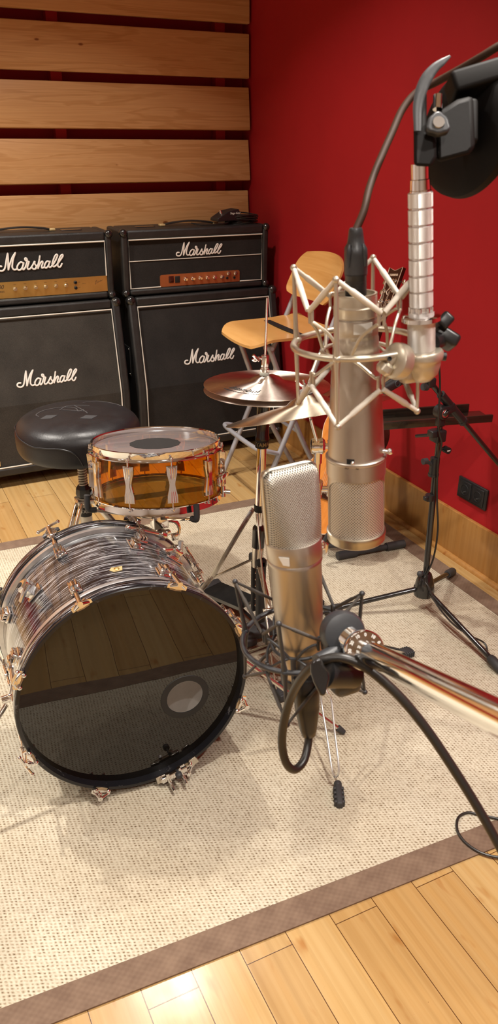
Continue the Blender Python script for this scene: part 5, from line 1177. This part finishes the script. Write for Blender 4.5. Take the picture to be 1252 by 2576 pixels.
# tray clamped to the stand
d = V((0.384, -0.088, 0)).normalized(); nrm = V((-d.y, d.x, 0)); 
fr0 = Zp(1238, 1052, 0.628); cen = fr0 - d * 0.215
TT = Matrix(((d.x, nrm.x, 0, cen.x), (d.y, nrm.y, 0, cen.y), (0, 0, 1, 0.628), (0, 0, 0, 1)))
ty = thing('accessory_tray', 'narrow black wooden tray clamped behind the boom stand against the red wall', 'tray', T=TT)
MB().rbox((0, 0.045, -0.006), (0.430, 0.090, 0.008), 0.001).build('shelf', 'trayw', ty)
MB().rbox((0, 0.002, 0.000), (0.430, 0.010, 0.026), 0.001).build('front_lip', 'trayw', ty)
MB().rbox((-0.02, 0.088, 0.008), (0.380, 0.008, 0.036), 0.001).build('back_lip', 'trayw', ty)
q = MB(); c1 = pp(1101, 1095); q.rbox(c1, (0.040, 0.040, 0.040), 0.006); q.beam(c1 + V((0, 0.01, 0.0)), V((c1.x + 0.004, cen.y - 0.035, 0.606)), 0.014, 0.010, (0, 0, 1)); q.rbox(c1 + V((-0.024, -0.006, 0.012)), (0.03, 0.028, 0.022), 0.004); q.build('clamp', 'plastic', ty, world=True)
# clip-on microphone at the boom end
m3 = thing('clip_microphone', 'small black ribbed microphone at the end of the black boom', 'microphone', pp(1040, 948))
a, b = pp(962, 980), pp(1045, 932)
q = MB(); q.cyl(a, b, 0.017, seg=24); [q.torus(frame(a.lerp(b, t), b - a), 0.0172, 0.0014, 24, 6) for t in (.55, .62, .69, .76, .83, .9)]; q.build('casing', 'plastic', m3, world=True)
q = MB(); c0 = a.lerp(b, .35) + V((0, -0.017, 0.002)); q.torus(frame(c0, (0, -1, 0.2)), 0.008, 0.0018, 24, 6); q.build('ring_mark', 'rubber', m3, world=True)
q = MB(); q.cyl(b, pp(1076, 956), 0.009); q.build('clip', 'plastic', m3, world=True)

# ------------------------------------------------------------------ the two large microphones
def pjy(p): q = p - CAM; k = q.dot(CF); return CX + FPX * q.dot(CR) / k, CY - FPX * q.dot(CV) / k, k
def mframe(px, py, dep, lean):
    A = (UP - CR * math.tan(math.radians(lean))).normalized(); x = (CR - A * CR.dot(A)).normalized(); y = A.cross(x); o = D(px, py, dep)
    return Matrix(((x.x, y.x, A.x, o.x), (x.y, y.y, A.y, o.y), (x.z, y.z, A.z, o.z), (0, 0, 0, 1)))
def s_at(T, py):
    lo, hi = -0.5, 0.5
    for _ in range(40):
        m = (lo + hi) / 2
        if pjy(T @ V((0, 0, m)))[1] > py: lo = m
        else: hi = m
    return (lo + hi) / 2
def prof_px(T, lst):
    out = []
    for py, r in lst: s = s_at(T, py); out.append((max(1e-4, r * pjy(T @ V((0, 0, s)))[2] / FPX), s))
    return out
M1 = mframe(895, 1147, 0.862, 3.9)
m1 = thing('condenser_microphone', 'large champagne silver condenser microphone hanging head down, upper of the two', 'microphone', T=M1)
def lm(T, lst, name, mat, par, seg=72, a0=0, a1=2 * PI, caps=True, angle=30): return MB().lathe(prof_px(T, lst), None, seg, a0, a1, caps=caps).build(name, mat, par, angle=angle)
body = lm(M1, [(1148, 70.5), (1120, 70.5), (1040, 66.8), (930, 61.5), (860, 57.3), (848, 56.8), (845, 55.5), (835, 55.5), (832, 56.5), (800, 55.5), (797, 52.0), (793, 52.0)], 'body', 'nickel', m1)
lm(M1, [(1189, 71.0), (1187, 74.0), (1150, 74.6), (1147, 76.6), (1143, 76.6), (1141, 74.5), (1141, 70.5)], 'switch_ring', 'nickel', m1)
lm(M1, [(1332, 68.5), (1186, 69.0)], 'basket_grille', 'grille1', m1, caps=False)
lm(M1, [(1352, 1), (1352, 70.0), (1350, 72.0), (1337, 73.0), (1333, 74.0), (1329, 73.5), (1328, 69.0)], 'basket_rim', 'nickel2', m1)
for a in (-PI, 0):      # side bars of the basket with arched shoulders
    q = MB(); T = M1; P = []
    n = 26; zt = s_at(M1, 1187); zb = s_at(M1, 1333); r0 = 70.3 * 0.862 / FPX
    vs = []; fs = []
    for i in range(n + 1):
        t = i / n; z = zb + (zt - zb) * t
        w = 0.24 + 0.62 * max(0, (t - 0.80) / 0.20) ** 1.8
        for rr in (r0, r0 + 0.0007):
            for j in range(9):
                aa = a + w * (j / 4 - 1); vs.append((rr * math.cos(aa) * (1 + 0.012 * (1 - t)), rr * math.sin(aa) * (1 + 0.012 * (1 - t)), z))
    for i in range(n):
        b0 = i * 18; b1 = b0 + 18
        for j in range(8):
            fs.append((b0 + 9 + j, b0 + 10 + j, b1 + 10 + j, b1 + 9 + j))
        fs.append((b0, b0 + 9, b1 + 9, b1)); fs.append((b0 + 17, b0 + 8, b1 + 8, b1 + 17))
    q._add(vs, fs); q.build('basket_bar', 'nickel', m1)
lm(M1, [(795, 54.0), (792, 56.0), (775, 56.5), (772, 57.5), (769, 57.5), (767, 55.5), (765, 53.5), (745, 53.5), (739, 53.0), (737, 52.0), (737, 48.5), (741, 47.5), (752, 47), (752, 1)], 'collar_ring', 'champ', m1)
q = MB(); sz = s_at(M1, 738.5); rr = 50.5 * pjy(M1 @ V((0, 0, sz)))[2] / FPX
for i in range(90): a = 2 * PI * i / 90; q.box((0, 0, 0), (0.0030, 0.0008, 0.0010), Matrix.Rotation(a, 4, 'Z') @ Matrix.Translation((rr, 0, sz)))
q.build('milled_edge', 'nickel2', m1)
def patch(T, r, a0, a1, z0, z1, th, name, mat, par, n=14):
    q = MB(); vs = []; fs = []
    for i in range(n + 1):
        a = a0 + (a1 - a0) * i / n
        for rr in (r, r + th):
            for z in (z0, z1): vs.append((rr * math.sin(a), -rr * math.cos(a), z))
    for i in range(n):
        b = i * 4; c = b + 4; fs += [(b + 2, c + 2, c + 3, b + 3), (b, b + 1, c + 1, c), (b + 1, b + 3, c + 3, c + 1), (b, c, c + 2, b + 2)]
    fs += [(0, 2, 3, 1), (n * 4, n * 4 + 1, n * 4 + 3, n * 4 + 2)]
    q._add(vs, fs); return q.build(name, mat, par)
rl = 55.0 * 0.80 / FPX
patch(M1, rl + 0.0003, -0.22, 0.66, s_at(M1, 829), s_at(M1, 803), 0.0006, 'name_plate', 'label', m1)
patch(M1, rl + 0.0003, -0.35, 0.72, s_at(M1, 846), s_at(M1, 839), 0.0006, 'lower_plate', 'nickel2', m1)
zs = s_at(M1, 1136)
sw = patch(M1, 0.03045, -0.44, -0.175, zs - 0.0025, zs + 0.0030, 0.0004, 'switch_slot', 'black', m1)
MB().sph((0.0318 * math.sin(-0.23), -0.0318 * math.cos(-0.23), zs - 0.0005), 0.0022, None, 12, 8).build('switch_slider', 'chrome', sw)
zt_ = s_at(M1, 1151)
for aa, tx in ((-0.42, 'M7'), (-0.08, 'Ni')):
    text(tx, 0.0034, 'ebony', m1, Matrix.Rotation(aa, 4, 'Z') @ Matrix.Translation((0, 0, zt_)), fn=wrap(None, 0.0325), depth=0.00015)
q = MB(); z = s_at(M1, 1128); q.cyl((0.027, -0.012, z), (0.0335, -0.014, z), 0.0026, seg=12); q.sph((0.0342, -0.0143, z), 0.0036, None, 14, 10); q.build('ring_bolt', 'chrome', m1)

def shockmount(T, par, R, hi_, lo_, angs, rod, hk, rhk, zh, zl, mats, rel, rin, tipr):
    mr, me_ = mats
    P = lambda a, r, z: V((r * math.sin(math.radians(a)), -r * math.cos(math.radians(a)), z))
    MB().torus(Matrix(), R, rod * 1.25, 96, 14).build('outer_ring', mr, par)
    for a in angs:
        q = MB(); q.tube([P(a, R + tipr, lo_), P(a, R + 0.001, -0.012), P(a, R, 0), P(a, R + 0.001, 0.012), P(a, R + tipr, hi_)], [rod * .62, rod * 1.0, rod * 1.5, rod * 1.0, rod * .72], 12)
        q.sph(P(a, R + tipr, hi_), rod * 1.35, None, 12, 8); q.sph(P(a, R + tipr, lo_), rod * 1.35, None, 12, 8); q.sph(P(a, R, 0), rod * 1.9, None, 14, 10, (1, 1, 0.9))
        q.build('post', mr, par)
    MB().torus(Matrix.Translation((0, 0, zl * 0.2)), rin, rod * 0.8, 64, 10).build('inner_ring', mr, par)
    for sgn, zz, zo in ((1, zh, hi_), (-1, zl, lo_)):
        for i, a in enumerate(angs):
            h = a + 45
            q = MB()
            for s in (-1, 1): q.tube(smoothpath([P(h + s * 3.2, rhk, zz - sgn * 0.014), P(h + s * 3.2, rhk, zz), P(h, rhk + 0.0005, zz + sgn * 0.0022)], 5), rod * 0.62, 8)
            for s in (-1, 1): q.tube(smoothpath([P(h + s * 3.2, rhk, zz - sgn * 0.013), P(h + s * 6, rhk - .002, zz * 0.66), P(h + s * 22, rin + .005, zz * 0.36), P(h + s * 38, rin, zl * 0.2)], 5), rod * 0.66, 8)
            q.build('hook', mr, par)
            for a2 in (a, a + 90):
                o0 = P(a2, R + tipr, zo); h0 = P(h + (-2 if a2 == a else 2), rhk + 0.002, zz - sgn * 0.001)
                dxy = (h0 - o0).normalized(); side = dxy.cross(V((0, 0, 1))).normalized() * (rod * 0.35)
                e = MB(); m_ = o0.lerp(h0, .5)
                e.tube([o0, o0.lerp(h0, .30), o0.lerp(h0, .36), o0.lerp(h0, .8), h0], [rel * .85, rel * .85, rel * 1.15, rel, rel * .9], 10)
                e.build('elastic_band', me_, par)
Oc = M1 @ V((0, 0, s_at(M1, 862))); T1 = M1.copy(); T1.translation = Oc
sm1 = thing('shock_mount', 'champagne metal spider shock mount with pale elastic bands around the upper microphone', 'shock mount', T=T1)
shockmount(T1, sm1, 0.0635, 0.0735, -0.0680, (-23, 67, 157, 247), 0.0026, None, 0.0500, 0.0400, -0.0370, ('champ', 'elastic_w'), 0.0028, 0.034, 0.0010)
PT = lambda a, r, z: V((r * math.sin(math.radians(a)), -r * math.cos(math.radians(a)), z))
J0 = T1 @ PT(30, 0.0625, 0); dJ = pjy(J0)[2]
J1 = D(985, 904, dJ + 0.002); J2 = D(1062, 905, dJ + 0.020)
q = MB(); q.cyl(T1 @ PT(8, 0.063, 0), J0, 0.0032); q.lathe([(0.0045, 0), (0.0052, 0.004), (0.0052, 0.010), (0.0080, 0.012), (0.0088, 0.018), (0.0062, 0.022)], frame(J0, J1 - J0), 24); q.build('joint_arm', 'champ', sm1, world=True)
q = MB(); q.lathe([(0.004, -0.006), (0.014, -0.0055), (0.0172, -0.003), (0.0180, 0.003), (0.0170, 0.008), (0.013, 0.011), (0.006, 0.012)], frame(D(996, 908, dJ + 0.006), (J2 - J0)), 40); jd = q.build('joint_disc', 'champ', sm1, world=True)
MB().lathe([(0.0001, 0), (0.0022, 0), (0.0022, 0.002), (0.0016, 0.002)], frame(D(979, 903, dJ - 0.008), -CF), 14, caps=False).build('set_screw', 'black', jd, world=True)
q = MB(); q.rbox(D(1030, 930, dJ + 0.02), (0.022, 0.016, 0.026), 0.006); q.build('joint_yoke', 'champ', sm1, world=True)
AX = (UP - CR * math.tan(math.radians(6.3))).normalized(); CT_ = frame(D(1060, 903, dJ + 0.018), AX)
q = MB(CT_); q.lathe([(0.0001, -0.0235), (0.009, -0.0215), (0.0155, -0.015), (0.0182, -0.006), (0.0186, -0.002), (0.0205, 0.0), (0.0210, 0.002), (0.0210, 0.0065), (0.0195, 0.0085), (0.0130, 0.0088)], None, 48, caps=False); q.build('swivel_cup', 'champ', sm1, world=True)
q = MB(CT_); q.lathe([(0.0128, 0.008), (0.0132, 0.010), (0.0132, 0.036), (0.0122, 0.037), (0.0122, 0.046)], None, 40); q.build('knurled_nut', 'knurl', sm1, world=True)
q = MB(); w0 = D(1113, 812, dJ + 0.028); w1 = D(1118, 850, dJ + 0.036)
q.rbox((0, 0, 0), (0.030, 0.013, 0.015), 0.0030, frame(w0, (CR * 0.55 - CV * -0.6).normalized(), CF)); q.rbox((0, 0, 0), (0.014, 0.026, 0.030), 0.004, frame(w1, CF, (CR * 0.5 + CV * 0.8)))
q.cyl(D(1085, 862, dJ + 0.02), D(1110, 850, dJ + 0.034), 0.009); q.cyl(D(1098, 896, dJ + 0.018), D(1121, 897, dJ + 0.018), 0.0042); q.build('wing_knob', 'plastic', sm1, world=True)

# chrome swivel rod carrying the upper shock mount
gr = thing('microphone_boom', 'black boom head with steel lever and segmented chrome rod, at the top right', 'boom arm', T=CT_ @ Matrix.Translation((0, 0, 0.045)))
zof = lambda py: s_at(CT_, py)
q = MB(CT_); q.lathe([(0.012, zof(806)), (0.0185, zof(806)), (0.0185, zof(796)), (0.0165, zof(793)), (0.010, zof(793))], None, 48); fl = q.build('flange', 'chrome', gr, world=True)
q = MB(CT_); zz0, zz1 = zof(794), zof(772); q.lathe([(0.0088, zz0), (0.0088, zz1)], None, 30)
for i in range(8): a = 2 * PI * i / 8; q.cyl((0.0102 * math.cos(a), 0.0102 * math.sin(a), zz0), (0.0102 * math.cos(a), 0.0102 * math.sin(a), zz1), 0.0020, seg=10)
q.build('fluted_neck', 'chrome', gr, world=True)
segs = [772, 732, 692, 650, 608, 566, 524, 482]; 
for i in range(7):
    z0, z1 = zof(segs[i]) + 0.0004, zof(segs[i + 1]) - 0.0004
    MB(CT_).lathe([(0.0104, z0), (0.0112, z0 + 0.0008), (0.0112, z1 - 0.0008), (0.0104, z1)], None, 40).build('knurled_segment', 'knurl', gr, world=True)
zt1 = zof(412)
MB(CT_).lathe([(0.0098, zof(772)), (0.0098, zof(480)), (0.0092, zof(478)), (0.0088, zof(452)), (0.0080, zof(450)), (0.0080, zt1)], None, 36).build('inner_rod', 'chrome', gr, world=True)
dt = pjy(CT_ @ V((0, 0, zt1)))[2]
def slab(pts, d0, d1, name, mat, par, bev=0.002):
    """outline seen from the front at depth d0, given real thickness to depth d1"""
    k = len(pts); vs = [D(x, y, d0) for x, y in pts]; nn = (D(600, 300, 1) - CAM).normalized(); nn = ray(1100, 320).normalized()
    vs2 = [p + nn * (d1 - d0) for p in vs]
    q = MB(); q._add(vs + vs2, [list(range(k)), list(range(k, 2 * k))[::-1]] + [(i, i + k, (i + 1) % k + k, (i + 1) % k) for i in range(k)])
    o = q.build(name, mat, par, world=True); bevel(o, bev, 2); return o
slab([(1040, 418), (1039, 300), (1044, 240), (1056, 210), (1072, 225), (1072, 330), (1096, 345), (1098, 395), (1085, 420)], dt - 0.012, dt + 0.016, 'clamp_plate', 'dullblack', gr, 0.003)
slab([(1098, 410), (1096, 300), (1100, 282), (1150, 250), (1190, 240), (1195, 372), (1180, 388)], dt - 0.006, dt + 0.026, 'clamp_body', 'dullblack', gr, 0.004)
q = MB(); cx0 = D(1172, 336, dt + 0.052); nd = (CR * 0.83 + CF * 0.50 + CV * 0.10).normalized()
q.lathe([(0.030, -0.010), (0.050, -0.009), (0.0565, -0.004), (0.0575, 0.004), (0.052, 0.012), (0.030, 0.014)], frame(cx0, nd), 72); q.build('friction_disc', 'dullblack', gr, world=True)
q = MB(); q.rbox((0, 0, 0), (0.040, 0.030, 0.020), 0.004, frame(D(1165, 320, dt + 0.022), CR, CV)); q.build('clamp_block', 'dullblack', gr, world=True)
# curved steel lever
LV = [(1050, 330, 9), (1050, 270, 12), (1060, 225, 15), (1074, 195, 15), (1092, 172, 12), (1112, 156, 9), (1132, 141, 3)]
q = MB(); P = smoothpath([D(x, y, dt - 0.016) for x, y, w in LV], 6); W = []
for i in range(len(P)):
    t = i / 6; j = min(int(t), len(LV) - 2); W.append((LV[j][2] + (LV[j + 1][2] - LV[j][2]) * (t - j)) * dt / FPX)
q.tube(P, W, 14, sx=0.30, up=CF); q.build('steel_lever', 'greyplastic', gr, world=True)
q = MB(); kc = D(1097, 322, dt - 0.014); kn = (-CF + CV * 0.1).normalized()
kout = []
for i in range(24): a = 2 * PI * i / 24; r = 0.0095 * (1 + 0.20 * max(0, math.cos(3 * (a - PI / 2)))); kout.append((r * math.cos(a), r * math.sin(a)))
q.prism(kout, 0.008, frame(kc, kn, CR)); bevel(q.build('wing_nut', 'greyplastic', gr, world=True), 0.002)
MB().lathe([(0.0001, 0.0095), (0.0050, 0.0095), (0.0055, 0.008)], frame(kc, kn, CR), 24, caps=False).build('nut_cap', 'screw', gr, world=True)
q = MB(); q.cyl(D(1100, 275, dt - 0.004), D(1101, 240, dt - 0.004), 0.0042); q.build('clamp_bolt', 'chrome', gr, world=True)
q = MB(); q.rbox((0, 0, 0), (0.020, 0.030, 0.10), 0.004, frame(D(1262, 185, dt + 0.02), (CR + CV * 0.3).normalized(), CV)); q.cyl(D(1222, 250, dt + 0.075), D(1500, 190, dt + 0.05), 0.013); q.build('boom_tube', 'dullblack', gr, world=True)
q = MB(); q.tube(smoothpath([D(1168, 180, dt + .03), D(1195, 185, dt + .028), D(1215, 205, dt + .03)], 5), 0.003, 8); q.build('disc_washer', 'chrome', gr, world=True)

# lead and plug of the upper microphone
zc0 = s_at(M1, 752)
c1 = thing('microphone_cable', 'brown black cable with grey cone plug rising from the upper microphone', 'cable', T=M1 @ Matrix.Translation((0, 0, zc0)))
pl = MB(M1)
pr_ = prof_px(M1, [(742, 27), (694, 27), (692, 28.5), (689, 28.5), (687, 27.5), (681, 27.5)]); pl.lathe(pr_, None, 36); plg = pl.build('plug', 'plastic', c1, world=True)
for py in (706, 713, 720): MB(M1).torus(Matrix.Translation((0, 0, s_at(M1, py))), 27.3 * 0.745 / FPX, 0.0006, 36, 6).build('grip_rib', 'plastic', plg, world=True)
pr_ = prof_px(M1, [(688, 29), (660, 29.5), (640, 28.5), (622, 26), (618, 22.5), (590, 19), (578, 17.5), (573, 15), (573, 9)]); MB(M1).lathe(pr_, None, 36).build('plug_boot', 'greyplastic', c1, world=True)
for a in range(4):
    aa = math.radians(45 + 90 * a); q = MB(M1); pa = prof_px(M1, [(668, 29), (645, 29.0), (625, 26.5), (612, 23.5)])
    q.tube([V((r * math.cos(aa), r * math.sin(aa), z)) for r, z in pa], [0.0016, 0.0026, 0.0030, 0.0012], 10); q.build('boot_finger', 'greyplastic', c1, world=True)
e0 = M1 @ V((0, 0, s_at(M1, 580))); de = pjy(e0)[2]; ex, ey, _ = pjy(e0)
P = [e0, D(915, 530, de + .002), D(928, 475, de + .008), D(950, 415, de + .015), D(985, 335, de + .022), D(1012, 275, de + .026), D(1048, 232, de + .026), D(1098, 206, de + .020), D(1160, 172, de + .0), D(1215, 140, de - .02), D(1262, 112, de - .03), D(1340, 80, de - .04)]
MB().tube(smoothpath(P, 8), 0.0037, 14).build('lead', 'cable_b', c1, world=True)

# ---- lower microphone
M2 = mframe(739, 1372, 0.802, 5.4)
m2 = thing('condenser_microphone', 'silver condenser microphone standing upright with flat meshed head, lower of the two', 'microphone', T=M2)
b2 = lm(M2, [(1688, 52), (1686, 53.5), (1660, 54.5), (1610, 57.2), (1505, 63.0), (1412, 66.5), (1406, 69.5), (1400, 69.5), (1397, 67.5), (1393, 67.5)], 'body', 'nickel', m2)
lm(M2, [(1395, 70.0), (1393, 71.0), (1352, 71.0), (1349, 70.0), (1349, 66)], 'ring', 'nickel', m2)
YR = Matrix.Rotation(math.radians(22), 4, 'Z')
def basket():
    zb, zt = s_at(M2, 1353), s_at(M2, 1171); n = 40; vs = []; fs = []; uv = []; rows = []
    H = zt - zb; nh_ = 22
    for i in range(nh_ + 1):
        t = i / nh_; z = zb + H * t
        wx = 0.0280 ; ty = 0.0262 * (1 - t) ** 1.0 + 0.0125 * t
        rc = 0.010; dz = z - (zt - rc)
        if dz > 0: k = math.sqrt(max(0, 1 - (dz / rc) ** 2)); wx -= rc * (1 - k) ; ty *= 0.35 + 0.65 * k
        ex = 2.0 + 3.2 * t
        row = []
        for j in range(n):
            a = 2 * PI * j / n; c, s = math.cos(a), math.sin(a)
            row.append((wx * math.copysign(abs(c) ** (2 / ex), c), ty * math.copysign(abs(s) ** (2 / ex), s), z))
        rows.append(row)
    for r in rows: vs += r
    vs.append((0, 0, zt)); top = len(vs) - 1
    uvs = []
    for i in range(nh_):
        for j in range(n):
            k = (j + 1) % n; f = (i * n + j, i * n + k, (i + 1) * n + k, (i + 1) * n + j); fs.append(f)
            uvs.append([(vs[q][0], vs[q][2]) for q in f])
    for j in range(n): f = (nh_ * n + j, nh_ * n + (j + 1) % n, top); fs.append(f); uvs.append([(vs[q][0], vs[q][1] + zt) for q in f])
    q = MB(YR); q._add(vs, fs, uvs); o = q.build('basket_grille', 'grille2', m2, angle=60)
    # frame hoop round the edge of the basket and mid line
    P = [V((-0.0282, 0, zb + .001)), V((-0.0284, 0, zb + H * .5)), V((-0.0282, 0, zt - 0.010)), V((-0.0262, 0, zt - 0.0035)), V((-0.0195, 0, zt + 0.0002)), V((0, 0, zt + 0.0004)), V((0.0195, 0, zt + 0.0002)), V((0.0262, 0, zt - 0.0035)), V((0.0282, 0, zt - 0.010)), V((0.0284, 0, zb + H * .5)), V((0.0282, 0, zb + .001))]
    MB(YR).tube(smoothpath(P, 5), 0.0013, 8, sx=2.2, up=(0, 1, 0)).build('basket_frame', 'nickel2', m2)
    MB(YR).tube([V((p[0] * 1.005, p[1] * 1.005, p[2])) for p in rows[0]], 0.0011, 8, closed=True).build('basket_base_wire', 'nickel2', m2)
basket()
zr = s_at(M2, 1372); q = MB(Matrix.Rotation(math.radians(-23), 4, 'Z') @ Matrix(((1, 0, 0, 0), (0, 0, -1, -0.0284), (0, 1, 0, zr - 0.003), (0, 0, 0, 1))))
q.prism([(-0.0055, 0.0045), (0.0055, 0.0045), (0.0055, -0.0045), (-0.0010, -0.0045)], 0.0008); q.build('maker_badge', 'label', m2)
q = MB(YR); q.sph((0.0255, -0.0125, zr + 0.002), 0.0024, None, 12, 8); q.sph((0.0262, -0.0125, zr - 0.004), 0.0018, None, 10, 8); q.build('screw', 'chrome', m2)
lm(M2, [(1712, 40), (1710, 44), (1697, 46), (1690, 50), (1688, 50)], 'base_ring', 'copper', m2)
patch(M2, 0.0221, 0.1, 0.75, s_at(M2, 1684), s_at(M2, 1678), 0.0003, 'engraving', 'black', m2)

Oc2 = M2 @ V((0, 0, s_at(M2, 1603))); T2 = M2.copy(); T2.translation = Oc2
sm2 = thing('shock_mount', 'dark grey spider shock mount with grey elastic bands around the lower microphone', 'shock mount', T=T2)
shockmount(T2, sm2, 0.0620, 0.0620, -0.0620, (-18, 72, 162, 252), 0.0023, None, 0.0420, 0.0230, -0.0300, ('greyplastic', 'elastic'), 0.0018, 0.031, 0.0060)
lm(T2, [(1712, 52), (1707, 56), (1690, 56), (1688, 52)], 'base_nut', 'greyplastic', sm2)
for a in (-18, 102, 222):
    q = MB(); q.tube(smoothpath([PT(a, .031, -.006), PT(a, .033, -.030), PT(a, .030, -.055), PT(a, .024, -.058)], 4), 0.003, 8); q.build('cage_strut', 'greyplastic', sm2)
K0 = D(862, 1592, 0.772); K1 = D(900, 1628, 0.752); AR0 = D(912, 1634, 0.748); AR1 = D(1310, 1834, 0.452); ad = (AR1 - AR0).normalized()
q = MB(); q.lathe([(0.006, -0.014), (0.017, -0.013), (0.0215, -0.008), (0.0220, 0.002), (0.0195, 0.008), (0.012, 0.010)], frame(K0, ad), 48); jp = q.build('swivel_puck', 'greyplastic', sm2, world=True)
q = MB(); q.cyl(T2 @ PT(60, .0625, 0), K0, 0.006); q.cyl(D(800, 1668, .755), D(850, 1640, .768), 0.009); q.rbox(D(868, 1712, .775), (0.030, 0.024, 0.026), 0.008); q.build('swivel_link', 'greyplastic', sm2, world=True)
q = MB(); q.cyl(D(812, 1690, 0.745), D(885, 1692, 0.770), 0.0155, seg=28); q.build('clamp_drum', 'plastic', sm2, world=True)
lev = [(790, 1657), (806, 1655), (814, 1672), (826, 1690), (828, 1706), (818, 1750), (806, 1752), (788, 1716), (780, 1690), (780, 1668)]
k = len(lev); vs = [D(x, y, 0.722) for x, y in lev] + [D(x, y, 0.722) + ray(800, 1700).normalized() * 0.016 for x, y in lev]
q = MB(); q._add(vs, [list(range(k)), list(range(k, 2 * k))[::-1]] + [(i, i + k, (i + 1) % k + k, (i + 1) % k) for i in range(k)]); bevel(q.build('clamp_lever', 'blackgloss', sm2, world=True), 0.003)
# chrome boom tube
am = thing('microphone_boom', 'thick shiny chrome boom tube running to the right frame edge', 'boom arm', T=Matrix.Translation(AR0))
q = MB(); q.cyl(K0 + (K1 - K0) * 0.35, AR0, 0.0120, 0.0120, 36); q.sph(D(868, 1648, .742), 0.0022, None, 10, 8); q.build('spigot', 'chrome', am, world=True)
q = MB(); q.lathe([(0.0130, -0.003), (0.0185, -0.002), (0.0192, 0.0), (0.0192, 0.006), (0.0180, 0.008), (0.0115, 0.0085)], frame(AR0, ad), 60); fd = q.build('dial_flange', 'chrome', am, world=True)
for i in range(12):
    a = 2 * PI * i / 12; TT_ = frame(AR0 + ad * 0.0084, ad, CR) @ Matrix.Rotation(a, 4, 'Z') @ Matrix.Translation((0, 0.0150, 0))
    text(str((i * 10) % 100), 0.0042, 'label', fd, TT_, depth=0.0002, world=True, bold=0.0001)
MB().cyl(AR0, AR1, 0.0112, 0.0112, 48).build('boom_tube', 'chrome', am, world=True)
# lead of the lower microphone
c2 = thing('microphone_cable', 'thick black cable looping under the lower microphone and falling to the right', 'cable', T=Matrix.Translation(D(770, 1800, .83)))
MX = M2.copy(); x0 = D(768, 1700, 0.833); tA = (D(776, 1850, 0.862) - x0); XT = frame(x0, tA)
q = MB(XT); ln = tA.length; q.lathe([(0.0130, 0.0), (0.0140, 0.002), (0.0140, ln * .40), (0.0132, ln * .43), (0.0135, ln * .50), (0.0125, ln * .60), (0.0095, ln * .88), (0.0078, ln * .98), (0.0060, ln)], None, 32); q.build('plug', 'plastic', c2, world=True)
dA = 0.862
P = [D(777, 1838, dA), D(774, 1875, dA), D(763, 1915, .855), D(740, 1936, .845), D(719, 1918, .835), D(709, 1870, .825), D(715, 1810, .81), D(734, 1748, .79), D(762, 1700, .765), D(800, 1666, .745), D(850, 1654, .738), D(900, 1668, .735), D(950, 1702, .733), D(1010, 1758, .733), D(1075, 1838, .735), D(1140, 1934, .738), D(1200, 2030, .742), D(1256, 2130, .746), D(1330, 2270, .75), D(1480, 2520, .80), V((0.86, 0.20, 0.50)), V((0.98, 0.16, 0.12)), V((1.10, 0.14, 0.012)), V((1.35, 0.10, 0.008))]
MB().tube(smoothpath(P, 8), 0.0045, 14).build('lead', 'cable', c2, world=True)
# thin cable lying on the rug edge
P = [Zp(x, y, 0.008) for x, y in ((1330, 2085), (1252, 2060), (1212, 2052), (1178, 2044), (1153, 2056), (1149, 2085), (1163, 2112), (1190, 2135), (1222, 2150), (1262, 2158), (1340, 2166))]
tag(MB().tube(smoothpath(P, 8), 0.0033, 8).build('floor_cable', 'cable'), 'thin black cable looped on the rug corner at the lower right', 'cable')

# ------------------------------------------------------------------ light: warm ceiling spots
def disc_light(x, y, e, size=0.10, col=(1.0, 0.93, 0.85), z=2.70, spot=None, sp=128):
    if spot:
        l = bpy.data.lights.new('ceiling_spot', 'SPOT'); l.spot_size = math.radians(spot); l.spot_blend = 0.6; l.shadow_soft_size = size / 2
    else:
        l = bpy.data.lights.new('ceiling_spot', 'AREA'); l.shape = 'DISK'; l.size = size; l.spread = math.radians(sp)
    l.energy = e; l.color = col
    o = bpy.data.objects.new('ceiling_spot', l); COL.objects.link(o); o.location = (x, y, z); return o
disc_light(0.88, 2.70, 18, sp=114); disc_light(-0.45, 2.85, 36, sp=116); disc_light(-1.30, 2.70, 28, sp=120); disc_light(0.75, 0.75, 21); disc_light(-0.95, 0.9, 8); disc_light(1.1, -0.1, 20); disc_light(0.0, -0.6, 14); disc_light(-1.2, -0.6, 18)
w = bpy.data.worlds.new('world'); S.world = w; w.use_nodes = True
w.node_tree.nodes['Background'].inputs[0].default_value = (1.0, 0.85, 0.68, 1); w.node_tree.nodes['Background'].inputs[1].default_value = 0.15
S.view_settings.view_transform = 'Standard'; S.view_settings.look = 'None'; S.view_settings.gamma = 1.0; S.view_settings.exposure = 0.0; S.view_settings.use_curve_mapping = False
S.cycles.max_bounces = 10; S.cycles.transparent_max_bounces = 12; S.cycles.sample_clamp_indirect = 8.0
S.cycles.caustics_reflective = False; S.cycles.caustics_refractive = False

for o in bpy.data.objects:
    if o.parent is None and 'category' in o:
        b_ = o.name.split('.')[0]
        g = {'speaker_cabinet': 'speaker cabinets against the back wall', 'amplifier_head': 'amplifier heads on the cabinets', 'hi_hat_cymbal': 'pair of hi-hat cymbals',
             'condenser_microphone': 'two large silver microphones', 'shock_mount': 'spider shock mounts'}.get(b_)
        if g: o['group'] = g
